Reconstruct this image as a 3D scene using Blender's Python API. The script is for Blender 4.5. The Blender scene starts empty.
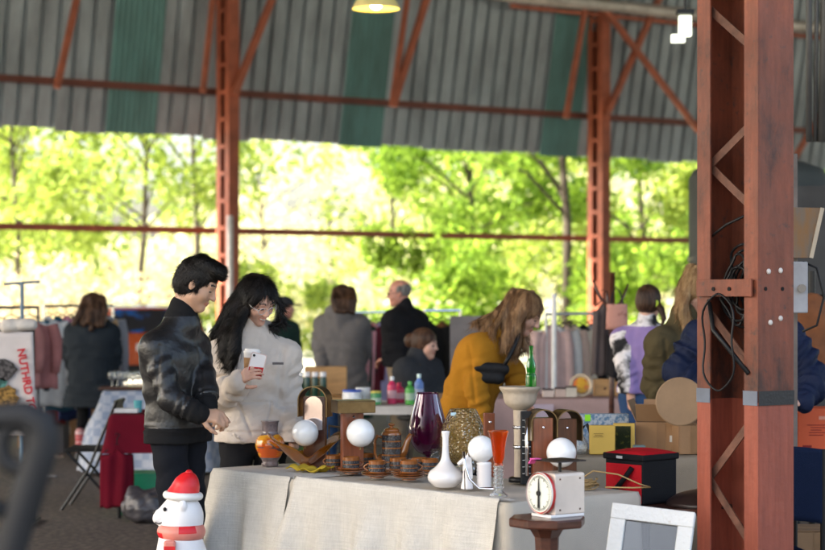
import bpy, math, random
import numpy as np
from mathutils import Vector, Matrix
random.seed(7); np.random.seed(7)
R = math.radians
S = bpy.context.scene
COL = S.collection
# ------------------------------------------------------------------ camera
CAMH = 1.6; F = 1948.0; CX = 412.5; HY = 296.0      # focal length in photo pixels, horizon row
cam_d = bpy.data.cameras.new('camera'); cam = bpy.data.objects.new('camera', cam_d); COL.objects.link(cam)
cam.location = (0, 0, CAMH); cam.rotation_euler = (R(90), 0, 0)
cam_d.sensor_width = 36; cam_d.lens = F * 36 / 825.0; cam_d.shift_y = (HY - 275) / 825.0
cam_d.clip_start = 0.1; cam_d.clip_end = 2000
cam_d.dof.use_dof = True; cam_d.dof.focus_distance = 8.9; cam_d.dof.aperture_fstop = 2.8
S.camera = cam
# ------------------------------------------------------------------ light
SUN_EL, SUN_AZ = 46, -106      # azimuth measured from +Y towards +X: sun stands to the left
w = bpy.data.worlds.new('World'); S.world = w; w.use_nodes = True
nt = w.node_tree; nt.nodes.clear()
sky = nt.nodes.new('ShaderNodeTexSky'); sky.sky_type = 'NISHITA'; sky.sun_disc = False
sky.sun_elevation = R(SUN_EL); sky.sun_rotation = R(SUN_AZ); sky.dust_density = 5.0; sky.air_density = 1.0
bg = nt.nodes.new('ShaderNodeBackground'); bg.inputs[1].default_value = 0.15
ow = nt.nodes.new('ShaderNodeOutputWorld')
nt.links.new(sky.outputs[0], bg.inputs[0]); nt.links.new(bg.outputs[0], ow.inputs[0])
sl = bpy.data.lights.new('sun', 'SUN'); sl.energy = 5.0; sl.angle = R(0.5); sl.color = (1, .95, .86)
so = bpy.data.objects.new('sun', sl); COL.objects.link(so)
sd = Vector((math.sin(R(SUN_AZ)) * math.cos(R(SUN_EL)), math.cos(R(SUN_AZ)) * math.cos(R(SUN_EL)), math.sin(R(SUN_EL))))
so.rotation_euler = sd.to_track_quat('Z', 'Y').to_euler(); so.location = (0, 0, 30)
S.view_settings.view_transform = 'Standard'; S.view_settings.look = 'None'
S.view_settings.exposure = 2.35; S.view_settings.gamma = 1.0
S.view_settings.use_white_balance = True; S.view_settings.white_balance_temperature = 6900; S.view_settings.white_balance_tint = 8
S.cycles.max_bounces = 8; S.cycles.diffuse_bounces = 4; S.cycles.transparent_max_bounces = 12
S.cycles.use_denoising = True; S.cycles.sample_clamp_indirect = 6.0

# ------------------------------------------------------------------ placing
def at(px, py, Y):
    return Vector(((px - CX) / F * Y, Y, CAMH + (HY - py) / F * Y))
def gz(px, Y, z=0.0):
    return Vector(((px - CX) / F * Y, Y, z))
def onz(px, py, z):                       # point at height z seen at px,py
    Y = (CAMH - z) * F / (py - HY); return Vector(((px - CX) / F * Y, Y, z))
U = Vector((.832, .555, 0)).normalized(); N = Vector((-.555, .832, 0)).normalized()
F0 = Vector((-3.39, 35.4, 0)); ANG = math.atan2(U.y, U.x)
def fac(t, d=0, z=0): return F0 + U * t + N * d + Vector((0, 0, z))
def fac_t(px, d=0):
    r = (px - CX) / F; o = F0 + N * d
    return (r * o.y - o.x) / (U.x - r * U.y)
# ------------------------------------------------------------------ objects
def tag(o, label=None, cat=None, group=None, kind=None):
    if label: o['label'] = label
    if cat: o['category'] = cat
    if group: o['group'] = group
    if kind: o['kind'] = kind
    return o
def thing(name, label, cat, loc=(0, 0, 0), rotz=0, group=None):
    o = bpy.data.objects.new(name, None); COL.objects.link(o); o.location = loc; o.rotation_euler = (0, 0, rotz)
    o.empty_display_size = .1
    return tag(o, label, cat, group)
def copy_tree(o, parent=None):
    c = o.copy(); COL.objects.link(c); c.parent = parent
    for ch in o.children: copy_tree(ch, c)
    return c

class MB:
    def __init__(s): s.v = []; s.f = []; s.m = []; s.M = Matrix.Identity(4); s.mi = 0
    def at(s, loc=(0, 0, 0), rz=0, rx=0, ry=0):
        s.M = Matrix.Translation(loc) @ Matrix.Rotation(rz, 4, 'Z') @ Matrix.Rotation(ry, 4, 'Y') @ Matrix.Rotation(rx, 4, 'X'); return s
    def add(s, vs, fs):
        b = len(s.v); s.v += [tuple(s.M @ Vector(p)) for p in vs]
        s.f += [tuple(b + i for i in f) for f in fs]; s.m += [s.mi] * len(fs); return s
    def box(s, c, d):
        x, y, z = c; a, b, e = d[0] / 2, d[1] / 2, d[2] / 2
        vs = [(x + i * a, y + j * b, z + k * e) for i in (-1, 1) for j in (-1, 1) for k in (-1, 1)]
        return s.add(vs, [(0, 1, 3, 2), (4, 6, 7, 5), (0, 4, 5, 1), (2, 3, 7, 6), (0, 2, 6, 4), (1, 5, 7, 3)])
    def bar(s, p, q, wd, ht=None, up=(0, 0, 1)):
        p = Vector(p); q = Vector(q); ht = ht or wd; d = (q - p).normalized(); u = Vector(up)
        if abs(d.dot(u)) > .98: u = Vector((1, 0, 0))
        r = d.cross(u).normalized(); u = r.cross(d).normalized()
        vs = [o + r * (i * wd / 2) + u * (j * ht / 2) for o in (p, q) for i, j in ((-1, -1), (1, -1), (1, 1), (-1, 1))]
        return s.add(vs, [(3, 2, 1, 0), (4, 5, 6, 7), (0, 1, 5, 4), (1, 2, 6, 5), (2, 3, 7, 6), (3, 0, 4, 7)])
    def tube(s, pts, r, seg=10, cap=True):
        pts = [Vector(p) for p in pts]; n = len(pts); rs = r if isinstance(r, (list, tuple)) else [r] * n
        vs = []; u = None
        for i, p in enumerate(pts):
            d = (pts[min(i + 1, n - 1)] - pts[max(i - 1, 0)]).normalized()
            if u is None: u = d.orthogonal().normalized()
            u = (u - d * u.dot(d)).normalized(); v = d.cross(u)
            for k in range(seg):
                a = 2 * math.pi * k / seg; vs.append(p + (u * math.cos(a) + v * math.sin(a)) * rs[i])
        fs = [(i * seg + k, i * seg + (k + 1) % seg, (i + 1) * seg + (k + 1) % seg, (i + 1) * seg + k) for i in range(n - 1) for k in range(seg)]
        if cap: fs += [tuple(range(seg))[::-1], tuple((n - 1) * seg + k for k in range(seg))]
        return s.add(vs, fs)
    def lathe(s, prof, seg=32, sx=1, sy=1, cap=True):
        vs = [(r * math.cos(2 * math.pi * k / seg) * sx, r * math.sin(2 * math.pi * k / seg) * sy, z) for r, z in prof for k in range(seg)]
        n = len(prof)
        fs = [(i * seg + k, i * seg + (k + 1) % seg, (i + 1) * seg + (k + 1) % seg, (i + 1) * seg + k) for i in range(n - 1) for k in range(seg)]
        if cap: fs += [tuple(range(seg))[::-1], tuple((n - 1) * seg + k for k in range(seg))]
        return s.add(vs, fs)
    def prism(s, out, y0, y1):            # outline in x,z extruded along y
        n = len(out); vs = [(x, y0, z) for x, z in out] + [(x, y1, z) for x, z in out]
        return s.add(vs, [tuple(range(n)), tuple(range(n, 2 * n))[::-1]] + [((i + 1) % n, i, n + i, n + (i + 1) % n) for i in range(n)])
    def ball(s, c, r, seg=24, rings=14, sq=(1, 1, 1)):
        vs = [(c[0], c[1], c[2] - r * sq[2])]
        for j in range(1, rings):
            a = -math.pi / 2 + math.pi * j / rings
            vs += [(c[0] + r * sq[0] * math.cos(a) * math.cos(2 * math.pi * k / seg), c[1] + r * sq[1] * math.cos(a) * math.sin(2 * math.pi * k / seg), c[2] + r * sq[2] * math.sin(a)) for k in range(seg)]
        vs.append((c[0], c[1], c[2] + r * sq[2])); L = len(vs) - 1
        fs = [(0, 1 + (k + 1) % seg, 1 + k) for k in range(seg)] + [(L, 1 + (rings - 2) * seg + k, 1 + (rings - 2) * seg + (k + 1) % seg) for k in range(seg)]
        fs += [(1 + j * seg + k, 1 + j * seg + (k + 1) % seg, 1 + (j + 1) * seg + (k + 1) % seg, 1 + (j + 1) * seg + k) for j in range(rings - 2) for k in range(seg)]
        return s.add(vs, fs)
    def grid(s, fn, nu, nv, closed=False):
        vs = [fn(i / nu, j / nv) for j in range(nv + 1) for i in range(nu + (0 if closed else 1))]
        w_ = nu if closed else nu + 1
        return s.add(vs, [(j * w_ + i, j * w_ + (i + 1) % w_, (j + 1) * w_ + (i + 1) % w_, (j + 1) * w_ + i) for j in range(nv) for i in range(nu)])
    def build(s, name, mat, parent=None, loc=(0, 0, 0), rotz=0, smooth=False, bevel=0, solid=0, auto=None):
        me = bpy.data.meshes.new(name); me.from_pydata(s.v, [], s.f)
        mats = mat if isinstance(mat, (list, tuple)) else [mat]
        for m in mats: me.materials.append(m)
        if len(mats) > 1: me.polygons.foreach_set('material_index', s.m)
        if smooth or auto: me.polygons.foreach_set('use_smooth', [True] * len(s.f))
        me.validate(); me.update()
        if auto: me.set_sharp_from_angle(angle=R(auto))
        o = bpy.data.objects.new(name, me); COL.objects.link(o); o.parent = parent; o.location = loc; o.rotation_euler = (0, 0, rotz)
        if solid:
            m = o.modifiers.new('solid', 'SOLIDIFY'); m.thickness = solid; m.offset = 0
        if bevel:
            m = o.modifiers.new('bevel', 'BEVEL'); m.width = bevel; m.segments = 2; m.limit_method = 'ANGLE'; m.angle_limit = R(40)
        return o
# ------------------------------------------------------------------ materials
_mc = {}
def mat(name, col, rough=.6, metal=0.0, var=.18, scale=6.0, bump=0.0, bscale=80.0, stretch=(1, 1, 1), trans=0.0, coat=0.0,
        sheen=0.0, sss=0.0, col2=None, thr=None, ior=1.45, emis=0.0, spec=.5, wave=None, tl=0.0):
    if name in _mc: return _mc[name]
    m = bpy.data.materials.new(name); _mc[name] = m; m.use_nodes = True; n = m.node_tree.nodes; l = m.node_tree.links
    b = n['Principled BSDF']; tc = n.new('ShaderNodeTexCoord'); mp = n.new('ShaderNodeMapping'); mp.inputs['Scale'].default_value = stretch
    l.new(tc.outputs['Object'], mp.inputs[0])
    no = n.new('ShaderNodeTexNoise'); no.inputs['Scale'].default_value = scale; no.inputs['Detail'].default_value = 6; no.inputs['Roughness'].default_value = .6
    l.new(mp.outputs[0], no.inputs['Vector'])
    cr = n.new('ShaderNodeValToRGB'); c = Vector(col)
    if col2 is None:
        lo = [max(0, x * (1 - var)) for x in col]; hi = [min(1, x * (1 + var)) for x in col]; a, bb = .3, .7
    else:
        lo, hi = col, col2; t = thr if thr is not None else .5; a, bb = t - .06, t + .06
    cr.color_ramp.elements[0].position = a; cr.color_ramp.elements[1].position = bb
    cr.color_ramp.elements[0].color = (*lo, 1); cr.color_ramp.elements[1].color = (*hi, 1)
    l.new(no.outputs['Fac'], cr.inputs[0]); l.new(cr.outputs[0], b.inputs['Base Color'])
    b.inputs['Roughness'].default_value = rough; b.inputs['Metallic'].default_value = metal
    b.inputs['Transmission Weight'].default_value = trans; b.inputs['IOR'].default_value = ior
    b.inputs['Coat Weight'].default_value = coat; b.inputs['Sheen Weight'].default_value = sheen
    b.inputs['Specular IOR Level'].default_value = spec
    if sss:
        b.inputs['Subsurface Weight'].default_value = sss; b.inputs['Subsurface Radius'].default_value = (1, .35, .2); b.inputs['Subsurface Scale'].default_value = .008
    if emis:
        b.inputs['Emission Color'].default_value = (*col, 1); b.inputs['Emission Strength'].default_value = emis
    if rough > .12 and metal < 1:
        mr = n.new('ShaderNodeMapRange'); mr.inputs[3].default_value = max(.03, rough - .1); mr.inputs[4].default_value = min(1, rough + .12)
        l.new(no.outputs['Fac'], mr.inputs[0]); l.new(mr.outputs[0], b.inputs['Roughness'])
    if bump:
        nb = n.new('ShaderNodeTexNoise'); nb.inputs['Scale'].default_value = bscale; nb.inputs['Detail'].default_value = 4
        l.new(mp.outputs[0], nb.inputs['Vector'])
        bp = n.new('ShaderNodeBump'); bp.inputs['Strength'].default_value = bump; bp.inputs['Distance'].default_value = .01
        l.new(nb.outputs['Fac'], bp.inputs['Height']); l.new(bp.outputs[0], b.inputs['Normal'])
    return m
def nodes(m): return m.node_tree.nodes, m.node_tree.links, m.node_tree.nodes['Principled BSDF']

def paint_steel(name, two_tone=None):
    m = mat(name, (.23, .055, .035), .55, bump=.25, bscale=30); n, l, b = nodes(m)
    tc = n.new('ShaderNodeTexCoord')
    a = n.new('ShaderNodeTexNoise'); a.inputs['Scale'].default_value = 2.6; a.inputs['Detail'].default_value = 9; a.inputs['Roughness'].default_value = .68
    mp = n.new('ShaderNodeMapping'); mp.inputs['Scale'].default_value = (1, 1, .45); l.new(tc.outputs['Object'], mp.inputs[0]); l.new(mp.outputs[0], a.inputs[0])
    r = n.new('ShaderNodeValToRGB'); e = r.color_ramp.elements
    e[0].position = .36; e[0].color = (.045, .018, .013, 1); e[1].position = .70; e[1].color = (.33, .10, .03, 1)
    x = e.new(.44); x.color = (.14, .038, .019, 1); x = e.new(.58); x.color = (.21, .054, .026, 1)
    l.new(a.outputs['Fac'], r.inputs[0]); out = r.outputs[0]
    g = n.new('ShaderNodeTexNoise'); g.inputs['Scale'].default_value = 26; g.inputs['Detail'].default_value = 6; l.new(tc.outputs['Object'], g.inputs[0])
    gr = n.new('ShaderNodeValToRGB'); gr.color_ramp.elements[0].position = .60; gr.color_ramp.elements[1].position = .78
    l.new(g.outputs['Fac'], gr.inputs[0])
    mx = n.new('ShaderNodeMix'); mx.data_type = 'RGBA'; mx.inputs['B'].default_value = (.05, .030, .026, 1)
    l.new(out, mx.inputs['A']); l.new(gr.outputs[0], mx.inputs['Factor']); out = mx.outputs['Result']
    if two_tone:
        sx = n.new('ShaderNodeSeparateXYZ'); l.new(tc.outputs['Object'], sx.inputs[0])
        lt = n.new('ShaderNodeMath'); lt.operation = 'LESS_THAN'; lt.inputs[1].default_value = two_tone; l.new(sx.outputs['Z'], lt.inputs[0])
        m2 = n.new('ShaderNodeMix'); m2.data_type = 'RGBA'
        m3 = n.new('ShaderNodeMix'); m3.data_type = 'RGBA'; m3.inputs['Factor'].default_value = .3; m3.inputs['A'].default_value = (.36, .085, .050, 1); l.new(out, m3.inputs['B'])
        l.new(lt.outputs[0], m2.inputs['Factor']); l.new(out, m2.inputs['A']); l.new(m3.outputs['Result'], m2.inputs['B']); out = m2.outputs['Result']
    st = n.new('ShaderNodeTexNoise'); st.inputs['Scale'].default_value = 1; st.inputs['Detail'].default_value = 6; ms = n.new('ShaderNodeMapping'); ms.inputs['Scale'].default_value = (55, 55, 5); l.new(tc.outputs['Object'], ms.inputs[0]); l.new(ms.outputs[0], st.inputs[0])
    mr = n.new('ShaderNodeMapRange'); mr.inputs[1].default_value = .35; mr.inputs[2].default_value = .68; mr.inputs[3].default_value = .84; mr.inputs[4].default_value = 1.08; l.new(st.outputs[0], mr.inputs[0]); vs = n.new('ShaderNodeVectorMath'); vs.operation = 'SCALE'; l.new(out, vs.inputs[0]); l.new(mr.outputs[0], vs.inputs['Scale']); out = vs.outputs[0]
    l.new(out, b.inputs['Base Color']); return m
STEEL = paint_steel('red_oxide_steel'); STEEL2 = paint_steel('red_oxide_steel_two_tone', 1.145)
FAR_STEEL = mat('red_painted_steel', (.34, .095, .05), .6, var=.35, scale=3)
WHITE_OPAL = mat('opal_glass', (.86, .86, .85), .12, var=.02, coat=.6, sss=.0)
BLACK = mat('black_plastic', (.010, .010, .011), .45, spec=.3); BLACKM = mat('black_metal', (.015, .015, .016), .4, metal=.5)
CHROME = mat('chrome', (.75, .75, .76), .12, metal=1.0, var=.03)
BRASS = mat('aged_brass', (.17, .115, .055), .32, metal=.9, var=.3, scale=14)
TEAK = mat('teak_wood', (.20, .055, .022), .38, var=.35, scale=5, stretch=(9, 9, 1), coat=.3)
DARKWOOD = mat('dark_wood', (.07, .022, .012), .35, var=.4, scale=5, stretch=(1, 8, 8), coat=.3)
CARD = mat('cardboard', (.30, .17, .085), .85, var=.12, scale=4, bump=.1)
SKIN_L = dict(fair=(.60, .34, .25), tan=(.50, .29, .19), ruddy=(.55, .25, .18))
# ------------------------------------------------------------------ signed distance modelling
def rotm(yaw, pitch=0, roll=0):
    """columns = right, forward, up of a figure that faces `yaw` (0 = towards the camera, 90 = image right)"""
    f = Vector((math.sin(R(yaw)), -math.cos(R(yaw)), 0)); r = Vector((f.y, -f.x, 0)); u = Vector((0, 0, 1))
    p = R(pitch); f2 = f * math.cos(p) - u * math.sin(p); u2 = u * math.cos(p) + f * math.sin(p)
    q = R(roll); r2 = r * math.cos(q) + u2 * math.sin(q); u3 = u2 * math.cos(q) - r * math.sin(q)
    return np.array([[r2[i], f2[i], u3[i]] for i in range(3)])
class SDF:
    def __init__(s, lo, hi, h):
        s.h = h; s.lo = np.array(lo, float); n = np.ceil((np.array(hi) - s.lo) / h).astype(int) + 1
        s.n = n; s.F = np.full(n, .5, np.float32); s.ax = [s.lo[i] + h * np.arange(n[i]) for i in range(3)]
    def _sub(s, lo, hi):
        a = np.clip(np.floor((lo - s.lo) / s.h).astype(int), 0, s.n); b = np.clip(np.ceil((hi - s.lo) / s.h).astype(int) + 1, 0, s.n)
        if (b <= a).any(): return None
        sl_ = tuple(slice(a[i], b[i]) for i in range(3))
        g = np.stack(np.broadcast_arrays(s.ax[0][sl_[0]][:, None, None], s.ax[1][sl_[1]][None, :, None], s.ax[2][sl_[2]][None, None, :]), -1)
        return sl_, g
    def _mix(s, sl_, d, k, sub=False):
        A = s.F[sl_]
        if sub:
            d = -d; h = np.clip(.5 - .5 * (A - d) / k, 0, 1) if k else (d > A) * 1.0
            s.F[sl_] = A * (1 - h) + d * h + k * h * (1 - h); return
        if not k: s.F[sl_] = np.minimum(A, d); return
        h = np.clip(.5 + .5 * (A - d) / k, 0, 1); s.F[sl_] = A * (1 - h) + d * h - k * h * (1 - h)
    def cap(s, a, b, ra, rb=None, k=.02, fold=0, nf=5, sub=False):
        a = np.array(a, float); b = np.array(b, float); rb = ra if rb is None else rb; m = max(ra, rb) + k + 3 * s.h + abs(fold)
        q = s._sub(np.minimum(a, b) - m, np.maximum(a, b) + m)
        if q is None: return s
        sl_, g = q; ab = b - a; L2 = max(ab @ ab, 1e-9); p = g - a; t = np.clip((p @ ab) / L2, 0, 1)
        d = np.linalg.norm(p - t[..., None] * ab, axis=-1); r = ra + (rb - ra) * t
        if fold:
            ph = p @ np.array([13., 9., 0.]); ph2 = p @ np.array([-7., 17., 5.])
            r = r + fold * (np.sin(nf * 2 * np.pi * t + 1.6 * np.sin(ph) + ph * .5) * .6 + .4 * np.sin(nf * 3.7 * t + ph2 * 1.7)) * np.sin(np.pi * np.clip(t, 0.05, .95))
        s._mix(sl_, (d - r).astype(np.float32), k, sub); return s
    def ell(s, c, r, M=None, o=None, k=.02, sub=False):
        c = np.array(c, float); r = np.array(r, float); M = np.eye(3) if M is None else M; w_ = (np.array(o, float) + M @ c) if o is not None else c
        m = max(r) + k + 3 * s.h; q = s._sub(w_ - m, w_ + m)
        if q is None: return s
        sl_, g = q; p = (g - w_) @ M; k0 = np.linalg.norm(p / r, axis=-1); k1 = np.maximum(np.linalg.norm(p / (r * r), axis=-1), 1e-6)
        s._mix(sl_, (k0 * (k0 - 1) / k1).astype(np.float32), k, sub); return s
    def hcap(s, o, M, a, b, ra, rb=None, k=.01, **kw):
        o = np.array(o, float); return s.cap(o + M @ np.array(a), o + M @ np.array(b), ra, rb, k, **kw)
    def cut(s, p, n, k=0.0):        # keep the side n points away from
        p = np.array(p, float); n = np.array(n, float); n /= np.linalg.norm(n)
        X = (s.ax[0] - p[0])[:, None, None] * n[0] + (s.ax[1] - p[1])[None, :, None] * n[1] + (s.ax[2] - p[2])[None, None, :] * n[2]
        s.F = np.maximum(s.F, X.astype(np.float32)); return s
    def mesh(s, disp=None):
        Fm = s.F; I = Fm < 0; h = s.h
        c = np.zeros(tuple(s.n - 1), np.int8); offs = [(i, j, k) for i in (0, 1) for j in (0, 1) for k in (0, 1)]
        for (i, j, k) in offs: c += I[i:i + s.n[0] - 1, j:j + s.n[1] - 1, k:k + s.n[2] - 1]
        act = np.argwhere((c > 0) & (c < 8)); idx = np.full(c.shape, -1, np.int64); idx[tuple(act.T)] = np.arange(len(act))
        V = {o: Fm[act[:, 0] + o[0], act[:, 1] + o[1], act[:, 2] + o[2]] for o in offs}
        P = np.zeros((len(act), 3)); cnt = np.zeros(len(act))
        for o in offs:
            for axn in range(3):
                if o[axn]: continue
                o2 = list(o); o2[axn] = 1; o2 = tuple(o2); a, b = V[o], V[o2]; ch = (a < 0) != (b < 0)
                t = np.where(ch, a / np.where(ch, a - b, 1), 0)
                q = np.tile(np.array(o, float), (len(act), 1)); q[:, axn] += t; P[ch] += q[ch]; cnt[ch] += 1
        P = (act + P / cnt[:, None]) * h + s.lo
        quads = []
        for axn in range(3):
            sl0 = [slice(None)] * 3; sl1 = [slice(None)] * 3; sl0[axn] = slice(0, -1); sl1[axn] = slice(1, None)
            a = I[tuple(sl0)]; b = I[tuple(sl1)]; e = np.argwhere(a != b); u, v = [x for x in range(3) if x != axn]
            e = e[(e[:, u] > 0) & (e[:, v] > 0) & (e[:, u] < s.n[u] - 1) & (e[:, v] < s.n[v] - 1)]
            def cell(du, dv):
                q = e.copy(); q[:, u] -= du; q[:, v] -= dv; return idx[tuple(q.T)]
            Q = np.stack([cell(1, 1), cell(0, 1), cell(0, 0), cell(1, 0)], 1); ins = a[tuple(e.T)]
            if axn == 1: ins = ~ins
            Q = np.where(ins[:, None], Q, Q[:, ::-1]); quads.append(Q)
        Q = np.concatenate(quads); Q = Q[(Q >= 0).all(1)]
        # normals by face accumulation, for displacement
        for it in range(1):
            n1 = np.zeros_like(P); w1 = np.zeros(len(P))
            for a, b in ((0, 1), (1, 2), (2, 3), (3, 0)):
                np.add.at(n1, Q[:, a], P[Q[:, b]]); np.add.at(w1, Q[:, a], 1)
            P = P * .5 + .5 * n1 / np.maximum(w1, 1)[:, None]
        if disp is not None:
            fn = np.cross(P[Q[:, 2]] - P[Q[:, 0]], P[Q[:, 3]] - P[Q[:, 1]]); nn = np.zeros_like(P)
            for k in range(4): np.add.at(nn, Q[:, k], fn)
            nn /= np.maximum(np.linalg.norm(nn, axis=1), 1e-9)[:, None]; P = P + nn * disp(P)[:, None]
        return P, Q
def snoise(P, f, seed=0):
    rs = np.random.RandomState(seed + 11); o = np.zeros(len(P)); am = 1; tot = 0; wv = P * f
    for i in range(3):
        a = rs.normal(size=(3, 3)) * (1.7 ** i)
        o += am * np.sin(wv @ a[0] + 1.8 * np.sin(wv @ a[1]) + rs.rand() * 6) * np.cos(wv @ a[2] + rs.rand() * 6); tot += am; am *= .5
    return o / tot
def np_obj(name, P, Q, mats, parent=None, midx=None, loc=(0, 0, 0)):
    me = bpy.data.meshes.new(name); me.vertices.add(len(P)); me.vertices.foreach_set('co', P.astype(np.float32).ravel())
    k = Q.shape[1]; me.loops.add(Q.size); me.loops.foreach_set('vertex_index', Q.astype(np.int32).ravel())
    me.polygons.add(len(Q)); me.polygons.foreach_set('loop_start', np.arange(len(Q), dtype=np.int32) * k)
    me.update(calc_edges=True)
    for m in (mats if isinstance(mats, (list, tuple)) else [mats]): me.materials.append(m)
    if midx is not None: me.polygons.foreach_set('material_index', midx.astype(np.int32))
    me.polygons.foreach_set('use_smooth', np.ones(len(Q), bool)); me.update()
    o = bpy.data.objects.new(name, me); COL.objects.link(o); o.parent = parent; o.location = loc; return o

# ------------------------------------------------------------------ people
def A3(v): return np.array([v[0], v[1], v[2]], float)
def head_sdf(s, o, M, sc=1.0, fem=False):
    e = lambda c, r, k=.02, sub=False: s.ell(np.array(c) * sc, np.array(r) * sc, M, o, k * sc, sub)
    hc = lambda a, b, ra, rb, k=.008: s.hcap(o, M, np.array(a) * sc, np.array(b) * sc, ra * sc, rb * sc, k * sc)
    e((0, -.012, .035), (.073, .092, .080), .02); e((0, .028, -.035), (.056, .060, .072), .04)
    hc((-.048, .02, -.06), (0, .06, -.092), .012, .014, .03); hc((.048, .02, -.06), (0, .06, -.092), .012, .014, .03)
    e((0, .070, -.094), (.019, .017, .016), .02)
    hc((-.036, .074, .026), (.036, .074, .026), .011, .011, .02)
    for x in (-1, 1):
        e((x * .031, .098, .004), (.017, .020, .012), .014, True); e((x * .030, .072, .002), (.013, .0135, .012), .004)
        e((x * .040, .056, -.030), (.020, .022, .020), .03); e((x * .011, .098, -.030), (.0075, .009, .007), .008)
        e((x * .074, -.004, -.004), (.008, .018, .030), .008); e((x * .079, .002, .0), (.004, .010, .018), .004, True)
    hc((0, .086, .014), (0, .106, -.024), .0065, .0095, .012); e((0, .106, -.028), (.0105, .0095, .009), .008)
    e((0, .088, -.056), (.021, .009, .0055), .006); e((0, .085, -.068), (.018, .009, .0065), .006)
def face_idx(P, Q, o, M, sc, smile=False):
    c = P[Q].mean(1); p = ((c - np.array(o)) @ M) / sc; m = np.zeros(len(Q), int); x, y, z = np.abs(p[:, 0]), p[:, 1], p[:, 2]
    m[(y > .07) & (x < .023 - .25 * np.abs(z + .061)) & (np.abs(z + .062) < .0105)] = 1
    if smile:
        m[(y > .06) & (x < .028) & (np.abs(z + .063 - 9 * x * x) < .0085)] = 1; m[(y > .06) & (x < .020) & (np.abs(z + .062 - 9 * x * x) < .0038)] = 3
    m[(y > .05) & (x > .012) & (x < .048) & (np.abs(z - .029 - .005 * np.sin((x - .01) * 70)) < .0036)] = 2
    m[(y > .05) & (x > .016) & (x < .045) & (np.abs(z + .002) < .0032)] = 2
    return m
def hand_sdf(s, w, M, side, curl=.5, spread=.1, sc=1.0, thumb=.5):
    """w wrist; M columns: across towards the thumb, along the fingers, back of the hand normal"""
    w = np.array(w); X, Yv, Z = M[:, 0], M[:, 1], M[:, 2]; P = lambda x, y, z: w + (X * x + Yv * y + Z * z) * sc
    s.cap(P(0, -.02, 0), P(0, .02, 0), .024 * sc, .025 * sc, .02)
    for x in (-.026, -.009, .009, .026): s.cap(P(x * .7, .015, 0), P(x, .078, 0), .014 * sc, .0125 * sc, .012)
    for i, (x, L) in enumerate(((.030, .040), (.011, .046), (-.009, .042), (-.028, .032))):
        p = P(x, .082, 0); a = curl * (.8 + .12 * i); sp = spread * (1.5 - i) * .4
        for j, l in enumerate((1.0, .62, .5)):
            d = Yv * math.cos(a) - Z * math.sin(a) + X * sp; d /= np.linalg.norm(d); q = p + d * L * l * sc
            s.cap(p, q, (.0095 - .001 * j) * sc, (.0087 - .001 * j) * sc, .003); p = q; a += curl * 1.1
    p = P(.022, .012, -.004)
    for j, (l, an) in enumerate(((.042, .75), (.032, .45), (.026, .15))):
        d = X * math.sin(an) + Yv * math.cos(an) - Z * thumb * (.6 + .3 * j); d /= np.linalg.norm(d); q = p + d * l * sc
        s.cap(p, q, (.013 - .0015 * j) * sc, (.0115 - .0015 * j) * sc, .006); p = q
def frame(y, z):
    y = np.array(y, float); y /= np.linalg.norm(y); z = np.array(z, float); z = z - y * (z @ y); z /= np.linalg.norm(z); return np.stack([np.cross(y, z), y, z], 1)
def hair_mat(name, c, c2):
    m = mat(name, c, .38, col2=c2, thr=.5, scale=30, stretch=(1, 1, .12), bump=.5, bscale=260, spec=.22); return m

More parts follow.
